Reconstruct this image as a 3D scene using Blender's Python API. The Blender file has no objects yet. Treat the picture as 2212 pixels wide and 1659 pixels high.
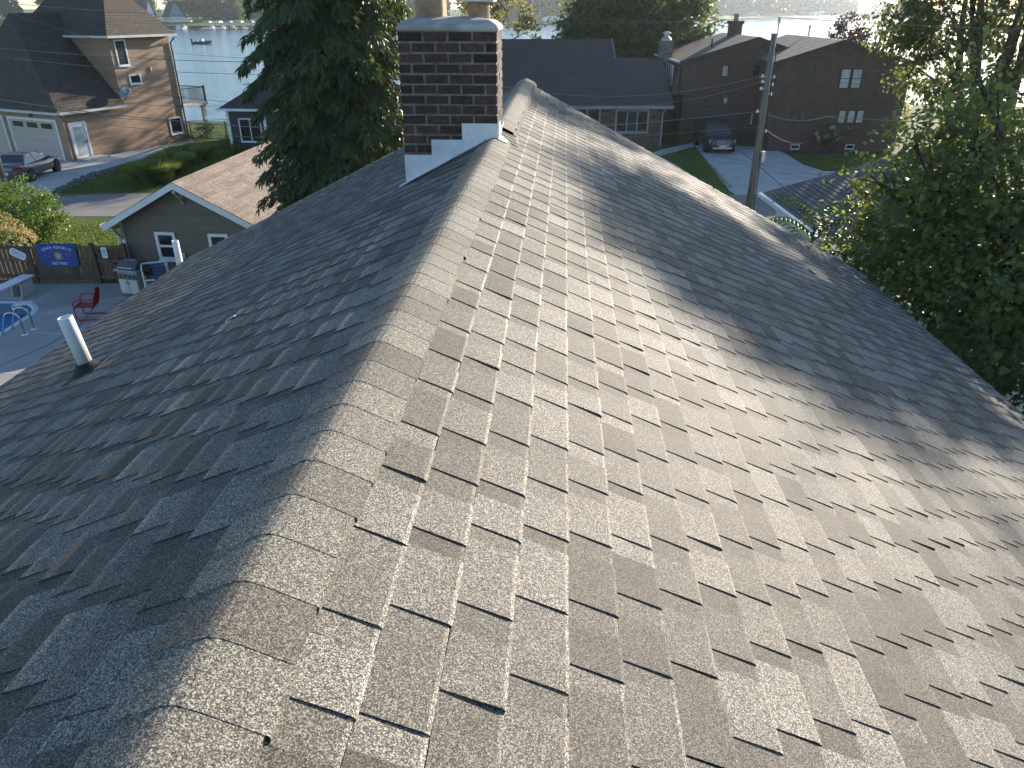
import bpy, bmesh, math, random
import numpy as np
from mathutils import Vector, Matrix
R = math.radians
sc = bpy.context.scene
COL = sc.collection
rng = random.Random(7)
NR = np.random.default_rng(11)

# ------------------------------------------------------------------ camera
CAMZ = 8.2
PITCH = R(27.11)
FPX = 1585.0            # focal length in pixels of a 2212 px wide picture
cam = bpy.data.cameras.new('camera'); cam.sensor_width = 36; cam.lens = 36 * FPX / 2212
cam.clip_start = .05; cam.clip_end = 4000
co = bpy.data.objects.new('camera', cam); COL.objects.link(co)
co.location = (0, 0, CAMZ); co.rotation_euler = (R(90) - PITCH, 0, 0)
sc.camera = co

# ------------------------------------------------------------------ light
SUN_EL, SUN_AZ = 15.5, 36.0
HAZE = .00017          # density of the air box built at the end
w = bpy.data.worlds.new("World"); sc.world = w; w.use_nodes = True
nt = w.node_tree; bg = nt.nodes['Background']
sky = nt.nodes.new('ShaderNodeTexSky'); sky.sky_type = 'NISHITA'; sky.sun_disc = False
sky.sun_elevation = R(SUN_EL); sky.sun_rotation = R(SUN_AZ); sky.air_density = 1.0; sky.dust_density = .25; sky.ozone_density = 3.0
nt.links.new(sky.outputs[0], bg.inputs[0]); bg.inputs[1].default_value = .10
sl = bpy.data.lights.new('sun', 'SUN'); sl.energy = 5.0; sl.angle = R(.6); sl.color = (1, .885, .725)
so = bpy.data.objects.new('sun', sl); COL.objects.link(so)
SUNV = Vector((math.sin(R(SUN_AZ)) * math.cos(R(SUN_EL)), math.cos(R(SUN_AZ)) * math.cos(R(SUN_EL)), math.sin(R(SUN_EL))))
so.rotation_euler = SUNV.to_track_quat('Z', 'Y').to_euler(); so.location = SUNV * 100
sc.view_settings.view_transform = 'Standard'; sc.view_settings.look = 'None'; sc.view_settings.gamma = 1
sc.view_settings.exposure = 1.38
sc.cycles.use_denoising = True
sc.cycles.max_bounces = 7; sc.cycles.diffuse_bounces = 3; sc.cycles.glossy_bounces = 3; sc.cycles.transmission_bounces = 4
sc.cycles.transparent_max_bounces = 6; sc.cycles.volume_bounces = 1
sc.cycles.caustics_reflective = False; sc.cycles.caustics_refractive = False
sc.cycles.sample_clamp_indirect = 6

# ------------------------------------------------------------------ helpers: pixels of the photo to points of the place
def ray(px, py):
    vx, vz = (px - 1106) / FPX, -(py - 829.5) / FPX
    return Vector((vx, math.cos(PITCH) + math.sin(PITCH) * vz, -math.sin(PITCH) + math.cos(PITCH) * vz))
def G(px, py, z=0.0):
    d = ray(px, py); t = (z - CAMZ) / d.z
    return Vector((d.x * t, d.y * t, z))
def AY(px, py, Y):
    d = ray(px, py); t = Y / d.y
    return Vector((d.x * t, Y, CAMZ + d.z * t))
def hit(px, py, P, N):
    d = ray(px, py); o = Vector((0, 0, CAMZ)); t = (P - o).dot(N) / d.dot(N)
    return o + d * t

# ------------------------------------------------------------------ helpers: materials
def ramp(nt, fac, stops):
    n = nt.nodes.new('ShaderNodeValToRGB'); e = n.color_ramp.elements
    while len(e) < len(stops): e.new(.5)
    for i, (p, c) in enumerate(stops): e[i].position = p; e[i].color = (*c, 1)
    nt.links.new(fac, n.inputs[0]); return n.outputs[0]
def math_n(nt, op, a, b):
    n = nt.nodes.new('ShaderNodeMath'); n.operation = op
    for i, s in enumerate((a, b)):
        if isinstance(s, (int, float)): n.inputs[i].default_value = s
        else: nt.links.new(s, n.inputs[i])
    return n.outputs[0]
def mixc(nt, f, a, b, mode='MIX'):
    n = nt.nodes.new('ShaderNodeMix'); n.data_type = 'RGBA'; n.blend_type = mode
    if isinstance(f, (int, float)): n.inputs[0].default_value = f
    else: nt.links.new(f, n.inputs[0])
    for i, s in ((6, a), (7, b)):
        if isinstance(s, tuple): n.inputs[i].default_value = (*s, 1)
        else: nt.links.new(s, n.inputs[i])
    return n.outputs[2]
def noise(nt, scale, detail=3, rough=.55, vec=None, stretch=None):
    n = nt.nodes.new('ShaderNodeTexNoise'); n.inputs['Scale'].default_value = scale
    n.inputs['Detail'].default_value = detail; n.inputs['Roughness'].default_value = rough
    if vec is None:
        tc = nt.nodes.new('ShaderNodeTexCoord'); vec = tc.outputs['Object']
    if stretch:
        mp = nt.nodes.new('ShaderNodeMapping'); mp.inputs['Scale'].default_value = stretch
        nt.links.new(vec, mp.inputs[0]); vec = mp.outputs[0]
    nt.links.new(vec, n.inputs['Vector']); return n.outputs['Fac']
def newmat(name):
    m = bpy.data.materials.new(name); m.use_nodes = True
    return m, m.node_tree, m.node_tree.nodes['Principled BSDF']
def attr(nt, name='tone'):
    n = nt.nodes.new('ShaderNodeAttribute'); n.attribute_name = name; return n.outputs['Fac']
def bump(nt, b, h, strength, dist=.01):
    n = nt.nodes.new('ShaderNodeBump'); n.inputs['Strength'].default_value = strength; n.inputs['Distance'].default_value = dist
    nt.links.new(h, n.inputs['Height']); nt.links.new(n.outputs[0], b.inputs['Normal'])
def mat(name, col, rough=.6, var=.2, scale=6, bmp=0, metal=0, spec=.4, dirt=0, stretch=None, tone=0):
    m, nt, b = newmat(name)
    n1 = noise(nt, scale, 4, .6, stretch=stretch)
    c0 = tuple(max(0, c * (1 - var)) for c in col); c1 = tuple(min(1, c * (1 + var)) for c in col)
    c = ramp(nt, n1, [(.3, c0), (.7, c1)])
    if tone:
        c = mixc(nt, 1.0, c, ramp(nt, attr(nt), [(0, (1 - tone,) * 3), (1, (1, 1, 1))]), 'MULTIPLY')
    if dirt:
        n2 = noise(nt, scale * .35, 5, .7)
        c = mixc(nt, math_n(nt, 'MULTIPLY', ramp(nt, n2, [(.45, (0, 0, 0)), (.75, (1, 1, 1))]), dirt), c, (.05, .045, .035))
    nt.links.new(c, b.inputs['Base Color']); b.inputs['Roughness'].default_value = rough
    b.inputs['Metallic'].default_value = metal; b.inputs['Specular IOR Level'].default_value = spec
    if bmp: bump(nt, b, noise(nt, scale * 5, 4, .6, stretch=stretch), bmp)
    return m
def leafmat(name, dark, light, trans=.35, tcol=None, rough=.45):
    m, nt, b = newmat(name)
    c = ramp(nt, attr(nt), [(0, dark), (1, light)])
    nt.links.new(c, b.inputs['Base Color']); b.inputs['Roughness'].default_value = rough; b.inputs['Specular IOR Level'].default_value = .35
    t = nt.nodes.new('ShaderNodeBsdfTranslucent')
    tc = tcol or tuple(min(1, x * 1.6) for x in light)
    nt.links.new(mixc(nt, 1.0, c, tuple(tc), 'MIX'), t.inputs[0])
    t.inputs[0].default_value = (*tc, 1)
    mx = nt.nodes.new('ShaderNodeMixShader'); mx.inputs[0].default_value = trans
    nt.links.new(b.outputs[0], mx.inputs[1]); nt.links.new(t.outputs[0], mx.inputs[2])
    nt.links.new(mx.outputs[0], nt.nodes['Material Output'].inputs['Surface'])
    return m
def shinglemat(name, stops, grain, gs=(.5, 1.5), scale=1.0, bmp=.5):
    """asphalt shingle: tone per tab, coloured mineral granules, slow weathering"""
    m, nt, b = newmat(name)
    tc = nt.nodes.new('ShaderNodeTexCoord').outputs['Object']
    lo = noise(nt, 1.1 * scale, 5, .65, tc)
    t = math_n(nt, 'ADD', math_n(nt, 'MULTIPLY', attr(nt), .62), math_n(nt, 'MULTIPLY', lo, .42))
    c = ramp(nt, t, stops)
    v = nt.nodes.new('ShaderNodeTexVoronoi'); v.inputs['Scale'].default_value = grain; nt.links.new(tc, v.inputs['Vector'])
    sep = nt.nodes.new('ShaderNodeSeparateColor'); nt.links.new(v.outputs['Color'], sep.inputs[0])
    g = ramp(nt, sep.outputs[0], [(0, (gs[0] * .45,) * 3), (.35, (gs[0],) * 3), (.7, (1.0, .98, .95)), (1, (gs[1], gs[1] * .95, gs[1] * .87))])
    c = mixc(nt, 1.0, c, g, 'MULTIPLY')
    c = mixc(nt, math_n(nt, 'MULTIPLY', sep.outputs[1], .30), c, ramp(nt, sep.outputs[2], [(.2, (.05, .045, .05)), (.5, (.20, .13, .10)), (.75, (.30, .26, .14)), (.95, (.36, .36, .36))]))
    nt.links.new(c, b.inputs['Base Color']); b.inputs['Roughness'].default_value = .75; b.inputs['Specular IOR Level'].default_value = .30
    bump(nt, b, sep.outputs[2], bmp, .0025)
    return m
def brickmat(name, c1, c2, mortar, bw=.21, bh=.075, ms=.01, bias=0):
    m, nt, b = newmat(name)
    tc = nt.nodes.new('ShaderNodeTexCoord'); sp = nt.nodes.new('ShaderNodeSeparateXYZ'); nt.links.new(tc.outputs['Object'], sp.inputs[0])
    cb = nt.nodes.new('ShaderNodeCombineXYZ'); nt.links.new(math_n(nt, 'ADD', sp.outputs[0], sp.outputs[1]), cb.inputs[0]); nt.links.new(sp.outputs[2], cb.inputs[1])
    br = nt.nodes.new('ShaderNodeTexBrick'); nt.links.new(cb.outputs[0], br.inputs['Vector'])
    br.inputs['Color1'].default_value = (*c1, 1); br.inputs['Color2'].default_value = (*c2, 1); br.inputs['Mortar'].default_value = (*mortar, 1)
    br.inputs['Scale'].default_value = 1; br.inputs['Mortar Size'].default_value = ms; br.inputs['Brick Width'].default_value = bw
    br.inputs['Row Height'].default_value = bh; br.inputs['Bias'].default_value = bias
    c = mixc(nt, 1.0, br.outputs['Color'], ramp(nt, noise(nt, 2.5, 5, .7), [(.3, (.65, .65, .65)), (.7, (1.15, 1.12, 1.1))]), 'MULTIPLY')
    nt.links.new(c, b.inputs['Base Color']); b.inputs['Roughness'].default_value = .85; b.inputs['Specular IOR Level'].default_value = .25
    bump(nt, b, br.outputs['Fac'], -.5, .008)
    return m
def glassmat(name, col=(.02, .025, .03), rough=.05, spec=.9, var=.4):
    m, nt, b = newmat(name)
    n1 = noise(nt, 1.3, 2)
    nt.links.new(ramp(nt, n1, [(.35, tuple(c * (1 - var) for c in col)), (.65, tuple(min(1, c * (1 + var)) for c in col))]), b.inputs['Base Color'])
    b.inputs['Roughness'].default_value = rough; b.inputs['Specular IOR Level'].default_value = spec
    bump(nt, b, noise(nt, 1.0, 1), .03, .2)
    return m

# ------------------------------------------------------------------ helpers: meshes
class MB:
    def __init__(self): self.v = []; self.f = []; self.t = []; self.m = []
    def face(self, pts, tone=.5, mi=0):
        i = len(self.v); self.v.extend(tuple(p) for p in pts); self.f.append(tuple(range(i, i + len(pts)))); self.t.append(tone); self.m.append(mi)
    def mesh(self, vs, fs, tone=.5, mi=0):
        i = len(self.v); self.v.extend(tuple(p) for p in vs)
        for f in fs: self.f.append(tuple(i + k for k in f)); self.t.append(tone); self.m.append(mi)
    def box(self, x0, x1, y0, y1, z0, z1, tone=.5, M=None, mi=0):
        vs = [(x, y, z) for z in (z0, z1) for y in (y0, y1) for x in (x0, x1)]
        if M is not None: vs = [tuple(M @ Vector(v)) for v in vs]
        self.mesh(vs, [(0, 2, 3, 1), (4, 5, 7, 6), (0, 1, 5, 4), (2, 6, 7, 3), (1, 3, 7, 5), (0, 4, 6, 2)], tone, mi)
    def tube(self, pts, r, n=8, tone=.5, caps=True, mi=0):
        pts = [Vector(p) for p in pts]; rs = r if isinstance(r, (list, tuple)) else [r] * len(pts)
        vs = []; up = None
        for i, p in enumerate(pts):
            d = (pts[min(i + 1, len(pts) - 1)] - pts[max(i - 1, 0)])
            if d.length < 1e-9: d = Vector((0, 0, 1))
            d.normalize()
            if up is None:
                up = d.orthogonal().normalized()
            up = (up - d * up.dot(d))
            if up.length < 1e-6: up = d.orthogonal()
            up.normalize(); b = d.cross(up)
            for k in range(n):
                a = 2 * math.pi * k / n; vs.append(p + (up * math.cos(a) + b * math.sin(a)) * rs[i])
        fs = [(i * n + k, i * n + (k + 1) % n, (i + 1) * n + (k + 1) % n, (i + 1) * n + k) for i in range(len(pts) - 1) for k in range(n)]
        if caps: fs += [tuple(range(n - 1, -1, -1)), tuple(range((len(pts) - 1) * n, len(pts) * n))]
        self.mesh(vs, fs, tone, mi)
    def lathe(self, prof, c=(0, 0, 0), n=20, tone=.5, M=None, mi=0):
        vs = []
        for r, z in prof:
            for k in range(n):
                a = 2 * math.pi * k / n; vs.append(Vector((c[0] + r * math.cos(a), c[1] + r * math.sin(a), c[2] + z)))
        if M is not None: vs = [M @ v for v in vs]
        fs = [(i * n + k, i * n + (k + 1) % n, (i + 1) * n + (k + 1) % n, (i + 1) * n + k) for i in range(len(prof) - 1) for k in range(n)]
        fs += [tuple(range(n - 1, -1, -1)), tuple(range((len(prof) - 1) * n, len(prof) * n))]
        self.mesh(vs, fs, tone, mi)
    def prism(self, pts, d, tone=.5, mi=0):
        """polygon pts (3-D, planar) pushed along vector d"""
        d = Vector(d); a = [Vector(p) for p in pts]; b = [p + d for p in a]; n = len(a)
        fs = [tuple(range(n)), tuple(range(2 * n - 1, n - 1, -1))] + [(i, i + n, (i + 1) % n + n, (i + 1) % n) for i in range(n)]
        self.mesh(a + b, fs, tone, mi)
    def build(self, name, m, parent=None, smooth=False, bevel=0, fix=True, sub=0):
        me = bpy.data.meshes.new(name); me.from_pydata(self.v, [], self.f)
        at = me.attributes.new('tone', 'FLOAT', 'FACE'); at.data.foreach_set('value', self.t)
        ms = m if isinstance(m, (list, tuple)) else [m]
        for x in ms: me.materials.append(x)
        if len(ms) > 1: me.polygons.foreach_set('material_index', self.m)
        if fix:
            bm = bmesh.new(); bm.from_mesh(me)
            if sub or bevel: bmesh.ops.remove_doubles(bm, verts=bm.verts, dist=1e-5)
            bmesh.ops.recalc_face_normals(bm, faces=bm.faces); bm.to_mesh(me); bm.free()
        if smooth: me.polygons.foreach_set('use_smooth', [True] * len(me.polygons))
        me.update()
        o = bpy.data.objects.new(name, me); COL.objects.link(o)
        if parent is not None: o.parent = parent
        if bevel:
            b = o.modifiers.new('bevel', 'BEVEL'); b.width = bevel; b.segments = 2; b.limit_method = 'ANGLE'; b.angle_limit = R(35)
        if sub:
            s = o.modifiers.new('sub', 'SUBSURF'); s.levels = sub; s.render_levels = sub
        return o
def tag(o, label, cat, group=None):
    o['label'] = label; o['category'] = cat
    if group: o['group'] = group
    return o
def thing(name, label, cat, loc=(0, 0, 0), rz=0, group=None):
    o = bpy.data.objects.new(name, None); COL.objects.link(o); o.location = loc; o.rotation_euler = (0, 0, rz); o.empty_display_size = .3
    return tag(o, label, cat, group)
def struct(o, kind='structure'): o['kind'] = kind; return o
def copy_tree(o, parent=None):
    c = o.copy(); COL.objects.link(c); c.parent = parent
    for ch in [x for x in bpy.data.objects if x.parent == o]: copy_tree(ch, c)
    return c
def W2L(o):   # world to a thing's local frame (location + z rotation)
    return (Matrix.Translation(o.location) @ Matrix.Rotation(o.rotation_euler.z, 4, 'Z')).inverted()
def np_mesh(name, V, F, tone, m, parent=None, smooth=False):
    me = bpy.data.meshes.new(name); nv, nf, k = len(V), len(F), F.shape[1]
    me.vertices.add(nv); me.vertices.foreach_set('co', V.astype(np.float32).ravel())
    me.loops.add(nf * k); me.loops.foreach_set('vertex_index', F.astype(np.int32).ravel())
    me.polygons.add(nf); me.polygons.foreach_set('loop_start', np.arange(0, nf * k, k, dtype=np.int32))
    me.update(calc_edges=True)
    at = me.attributes.new('tone', 'FLOAT', 'FACE'); at.data.foreach_set('value', tone.astype(np.float32))
    me.materials.append(m)
    if smooth: me.polygons.foreach_set('use_smooth', [True] * nf)
    o = bpy.data.objects.new(name, me); COL.objects.link(o)
    if parent is not None: o.parent = parent
    return o
KITE = (np.array([(0, 0, 0), (.34, .42, .08), (0, 1, -.05), (-.34, .42, .08)]), np.array([(0, 1, 2, 3)]))
HEART = (np.array([(0, 0, 0), (.33, .08, .09), (.44, .38, .12), (.25, .75, .06), (0, 1.08, -.1), (-.25, .75, .06), (-.44, .38, .12), (-.33, .08, .09), (0, .4, 0)]),
         np.array([(0, 1, 2, 8), (2, 3, 4, 8), (4, 5, 6, 8), (6, 7, 0, 8)]))
BLADE = (np.array([(-.03, 0, 0), (.03, 0, 0), (.025, .6, .05), (-.025, .6, .05), (0, 1, -.1)]), np.array([(0, 1, 2, 3), (3, 2, 4, 4)]))
def leaves(name, C, axis, nrm, size, tone, m, parent=None, tpl=KITE):
    """one mesh of leaf-shaped faces: positions C, growing along axis, facing nrm"""
    TV, TF = tpl
    a = axis / np.maximum(1e-6, np.linalg.norm(axis, axis=1, keepdims=True))
    b = np.cross(a, nrm); b /= np.maximum(1e-6, np.linalg.norm(b, axis=1, keepdims=True)); c = np.cross(b, a)
    V = C[:, None, :] + size[:, None, None] * (TV[None, :, 0:1] * b[:, None, :] + TV[None, :, 1:2] * a[:, None, :] + TV[None, :, 2:3] * c[:, None, :])
    F = TF[None] + (np.arange(len(C)) * len(TV))[:, None, None]
    return np_mesh(name, V.reshape(-1, 3), F.reshape(-1, TF.shape[1]), np.repeat(tone, len(TF)), m, parent)
def rdir(n): d = NR.normal(size=(n, 3)); return d / np.linalg.norm(d, axis=1, keepdims=True)
def crown_pts(lobes, n, nclump, spread=.3, shell=.55, flat=.6):
    """leaf positions gathered in clumps through lobes [(centre, radii)], denser towards the outside"""
    vol = np.array([l[1][0] * l[1][1] * l[1][2] for l in lobes]) ** .75; pick = NR.choice(len(lobes), nclump, p=vol / vol.sum())
    d = rdir(nclump); rad = (shell + (1 - shell) * NR.random(nclump)) * (1 + .12 * NR.normal(size=nclump))
    ctr = np.array([l[0] for l in lobes])[pick] + d * rad[:, None] * np.array([l[1] for l in lobes])[pick]
    ct = NR.random(nclump); cs = spread * (.5 + NR.random(nclump))
    k = NR.integers(0, nclump, n)
    off = NR.normal(size=(n, 3)) * cs[k][:, None]; off[:, 2] *= flat
    return ctr[k] + off, d[k], ct[k], ctr
def crown(name, lobes, n, nclump, size, m, parent, spread=.3, shell=.55, flat=.6, tpl=KITE, droop=.4, tvar=.45):
    P, d, ct, ctr = crown_pts(lobes, n, nclump, spread, shell, flat)
    axis = d * .5 + rdir(n) + np.array([0, 0, -droop]); nrm = rdir(n) * .7 + np.array([0, 0, .9]) + d * .3
    sz = size * (.6 + .7 * NR.random(n)); tone = np.clip(ct * (1 - tvar) + NR.random(n) * tvar, 0, 1)
    return leaves(name, P, axis, nrm, sz, tone, m, parent, tpl), ctr
def limbs(name, base, lobes, r0, m, parent, h_fork, n_sub=3, lean=(0, 0)):
    mb = MB(); b = Vector(base); f = b + Vector((lean[0], lean[1], h_fork))
    mb.tube([b, b.lerp(f, .1) + Vector((0, 0, 0)), b.lerp(f, .5) + Vector((.04, .02, 0)), f], [r0 * 1.5, r0 * 1.12, r0, r0 * .8], 10)
    for c, r in lobes:
        c = Vector(c); mid = f.lerp(c, .5) + Vector((rng.uniform(-.3, .3), rng.uniform(-.3, .3), .15 * (c - f).length))
        mb.tube([f - Vector((0, 0, .2)), mid, c], [r0 * .6, r0 * .34, r0 * .14], 7)
        for k in range(n_sub):
            e = c + Vector([rng.uniform(-.75, .75) * q for q in r]); s = mid.lerp(c, rng.uniform(.1, .9))
            mb.tube([s, s.lerp(e, .55) + Vector((0, 0, .1)), e], [r0 * .2, r0 * .12, r0 * .05], 5)
    return mb.build(name, m, parent, smooth=True)

# ------------------------------------------------------------------ materials
M = {}
M['roof_own'] = shinglemat('own_shingles', [(.12, (.042, .035, .032)), (.34, (.094, .086, .079)), (.56, (.160, .150, .138)), (.70, (.235, .223, .206)), (.84, (.35, .335, .31))], 430, (.22, 2.5))
M['cap_own'] = shinglemat('own_ridge_cap', [(.2, (.10, .092, .083)), (.45, (.175, .170, .152)), (.70, (.215, .21, .188)), (.82, (.45, .44, .40))], 430, (.22, 2.5))
M['roof_dark'] = shinglemat('dark_shingles', [(.2, (.024, .024, .03)), (.9, (.052, .052, .06))], 40, (.75, 1.3), .6, .3)
M['roof_brown'] = shinglemat('brown_shingles', [(.2, (.085, .068, .058)), (.9, (.15, .125, .108))], 40, (.75, 1.3), .6, .3)
M['roof_tan'] = shinglemat('tan_shingles', [(.2, (.155, .122, .10)), (.9, (.36, .295, .245))], 45, (.8, 1.25), .6, .3)
M['white'] = mat('white_paint', (.72, .73, .74), .45, .06, 3, dirt=.12)
M['trimgrey'] = mat('aged_white_trim', (.55, .55, .54), .5, .12, 3, dirt=.2)
M['black'] = mat('black_metal', (.012, .012, .013), .45, .2, 5)
M['rubber'] = mat('black_rubber', (.014, .014, .015), .7, .3, 9)
M['siding_brown'] = mat('brown_lap_siding', (.36, .235, .155), .7, .12, 3, tone=.25, stretch=(.4, .4, 3))
M['siding_taupe'] = mat('taupe_lap_siding', (.16, .135, .11), .7, .1, 3, tone=.2, stretch=(.4, .4, 3))
M['siding_dark'] = mat('charcoal_siding', (.045, .045, .05), .7, .15, 3, tone=.25)
M['concrete'] = mat('pale_concrete', (.42, .415, .40), .9, .14, .8, .25, dirt=.25)
M['deck'] = mat('pool_deck_concrete', (.34, .33, .31), .9, .16, .7, .2, dirt=.3)
M['asphalt'] = mat('worn_asphalt', (.20, .185, .17), .95, .12, 1.2, .3, dirt=.15)
M['wood_fence'] = mat('weathered_fence_wood', (.155, .105, .075), .85, .35, 5, .3, stretch=(6, 6, .5), tone=.45)
M['wood_pole'] = mat('grey_pole_wood', (.165, .15, .14), .85, .25, 4, .3, stretch=(6, 6, .3))
M['bark'] = mat('bark', (.075, .058, .045), .95, .35, 5, .6, stretch=(3, 3, .6))
M['steel'] = mat('stainless_steel', (.5, .5, .5), .25, .1, 4, metal=1)
M['galv'] = mat('galvanised_metal', (.45, .46, .47), .45, .15, 6, metal=.8)
M['glass'] = glassmat('window_glass')
M['glass_lit'] = glassmat('bright_window_glass', (.42, .44, .45), .12, .7, .15)
M['glass_green'] = glassmat('greenish_window_glass', (.045, .055, .05))
M['brick_house'] = brickmat('brown_red_brick', (.115, .063, .046), (.070, .041, .034), (.13, .108, .095))
M['brick_tan'] = brickmat('grey_stone_block', (.22, .19, .165), (.13, .11, .10), (.20, .185, .17), .32, .16, .014)
M['stone'] = brickmat('fieldstone', (.15, .11, .085), (.07, .052, .045), (.13, .115, .10), .42, .2, .02)
M['soil'] = mat('dark_soil', (.045, .033, .025), .95, .4, 4, .6)

def grassmat():
    m, nt, b = newmat('lawn_grass')
    n1 = noise(nt, .35, 6, .7); n2 = noise(nt, 9, 5, .75)
    c = ramp(nt, n1, [(.3, (.05, .09, .018)), (.55, (.085, .13, .028)), (.75, (.14, .145, .045))])
    c = mixc(nt, 1.0, c, ramp(nt, n2, [(.3, (.45, .5, .45)), (.7, (1.3, 1.3, 1.2))]), 'MULTIPLY')
    nt.links.new(c, b.inputs['Base Color']); b.inputs['Roughness'].default_value = .9; b.inputs['Specular IOR Level'].default_value = .2
    bump(nt, b, noise(nt, 22, 4, .8), .9, .06); return m
M['grass'] = grassmat()
def watermat():
    m, nt, b = newmat('lake_water')
    b.inputs['Base Color'].default_value = (.02, .07, .12, 1); b.inputs['Roughness'].default_value = .12; b.inputs['Specular IOR Level'].default_value = .6
    h = math_n(nt, 'ADD', noise(nt, .55, 4, .6, stretch=(.5, 1.0, 1)), math_n(nt, 'MULTIPLY', noise(nt, 2.2, 3, .6, stretch=(.6, 1, 1)), .4))
    bump(nt, b, h, .5, .35); return m
M['water'] = watermat()

# ------------------------------------------------------------------ ground, lake, far shore
def sheet(name, pts, z, m, kind='structure', thick=0):
    mb = MB()
    if thick: mb.prism([(p[0], p[1], z - thick) for p in pts], (0, 0, thick))
    else: mb.face([(p[0], p[1], z) for p in pts])
    o = mb.build(name, m); struct(o, kind); return o
SHORE = [(-900, 66), (-120, 66), (-40, 67), (-25, 66), (-10, 67), (6, 71), (18, 75), (40, 78), (120, 60), (900, 40)]
mb = MB()
for (a, b) in zip(SHORE[:-1], SHORE[1:]):
    if a[0] == -25:      # opening for the pool basin
        for x0, x1, y0, y1 in ((-25, -10, -120, 11.9), (-25, -21.1, 11.9, 21.3), (-14.18, -10, 11.9, 21.3)): mb.face([(x0, y0, 0), (x1, y0, 0), (x1, y1, 0), (x0, y1, 0)])
        mb.face([(-25, 21.3, 0), (-10, 21.3, 0), (-10, 64, 0), (-25, 63, 0)])
    else:
        mb.face([(a[0], -120, 0), (b[0], -120, 0), (b[0], b[1] - 3, 0), (a[0], a[1] - 3, 0)])
    mb.face([(a[0], a[1] - 3, 0), (b[0], b[1] - 3, 0), (b[0], b[1], -.75), (a[0], a[1], -.75)])
    mb.face([(a[0], a[1], -.75), (b[0], b[1], -.75), (b[0], b[1] + 6, -2.2), (a[0], a[1] + 6, -2.2)])
struct(mb.build('ground', M['grass']))
mb = MB(); mb.face([(-900, 35, -.9), (900, 35, -.9), (900, 1200, -.9), (-900, 1200, -.9)])
struct(mb.build('lake_water', M['water']))
FAR = [(-900, 400), (-230, 398), (-176, 400), (-124, 404), (-95, 450), (-40, 505), (40, 516), (110, 620), (175, 728), (300, 860), (430, 1010), (900, 1080)]
mb = MB()
for (a, b) in zip(FAR[:-1], FAR[1:]):
    mb.face([(a[0], a[1] - 3, -1.6), (b[0], b[1] - 3, -1.6), (b[0], b[1] + 4, .6), (a[0], a[1] + 4, .6)])
    mb.face([(a[0], a[1] + 4, .6), (b[0], b[1] + 4, .6), (b[0], b[1] + 40, 3), (a[0], a[1] + 40, 3)])
    mb.face([(a[0], a[1] + 40, 3), (b[0], b[1] + 40, 3), (b[0], 1200, 7), (a[0], 1200, 7)])
struct(mb.build('far_shore_terrain', M['grass']))

# street, drives, walks
st = [(-90, 31.9), (-24, 32.2), (-14, 32.3), (14, 31.6), (90, 31.6), (90, 36.3), (14, 36.4), (-14, 37.0), (-24, 36.6), (-90, 36.3)]
sheet('street', st, .012, M['asphalt'])
sheet('driveway', [G(-80, 470), G(95, 424), G(190, 376), G(310, 342), G(298, 322), G(158, 347), G(-80, 358)], .008, M['concrete'])
sheet('walkway', [G(310, 342), G(360, 322), G(420, 305), G(412, 300), G(355, 312), G(298, 324)], .006, M['concrete'])
dv = [(1494, 306), (1672, 321), (1700, 334), (1735, 356), (1780, 370), (1850, 372), (1880, 385), (1880, 421), (1588, 421), (1574, 411)]
sheet('concrete_driveway', [G(*p) for p in dv], .008, M['concrete'])
mb = MB()
for a, b in (((1540, 335), (1850, 395)), ((1600, 325), (1700, 412)), ((1560, 375), (1790, 375))):
    p, q = G(*a), G(*b); d = (q - p).normalized().cross(Vector((0, 0, 1))) * .025
    mb.face([p + d + Vector((0, 0, .012)), p - d + Vector((0, 0, .012)), q - d + Vector((0, 0, .012)), q + d + Vector((0, 0, .012))])
struct(mb.build('driveway_joints', M['soil']))
sheet('front_walk', [G(1290, 375), G(1432, 322), G(1496, 309), G(1500, 317), G(1425, 338), G(1470, 362), G(1500, 392), G(1470, 400)], .006, M['concrete'])
sheet('planting_bed', [G(1672, 320), G(1960, 326), G(1960, 333), G(1700, 330)], .004, M['soil'])
sheet('planting_soil', [G(165, 346), G(290, 322), G(405, 300), G(400, 296), G(290, 316), G(170, 342)], .014, M['soil'])

# ------------------------------------------------------------------ the house under the camera
RZ = -R(3.02); HX = -.584
house = thing('shingled_house', 'house with the grey brown asphalt shingle gable roof that fills the foreground', 'house', (HX * math.cos(RZ), HX * math.sin(RZ), 0), RZ)
TH = math.atan(.505); CT, STH = math.cos(TH), math.sin(TH)
RIDGE = 7.2; SLOPE = 5.67 / CT; Y0, Y1 = -5.0, 12.1
def sag(s, q, y):
    v = .004 * math.sin(.9 * y + 1.3 * q + s) * math.sin(.55 * q + .2) + .0015 * math.sin(3.1 * y + 2.3 * q)
    if s < 0: v -= .07 * math.exp(-((y - 9) / 3) ** 2) * math.sin(min(1, q / SLOPE) * math.pi)
    else: v -= .01 * math.exp(-((y - 8.5) / 3) ** 2) * math.sin(min(1, q / SLOPE) * math.pi)
    return v
def SHX(y): return .0145 * (y - 1)      # the ridge is not quite parallel to the eaves
def RP(s, q, y, n=0):
    n = n + sag(s, q, y)
    return (s * (q * CT + n * STH) + SHX(y) * (1 - q / SLOPE), y, RIDGE - q * STH + n * CT)
EXPO = .1445
mb = MB(); ra = random.Random(3)
PATS = [((.19, .07), (.145, .09), (.215, .06), (.15, .08)), ((.16, .085), (.22, .06), (.13, .075), (.185, .085)), ((.205, .06), (.165, .095), (.15, .065), (.19, .07))]
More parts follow.
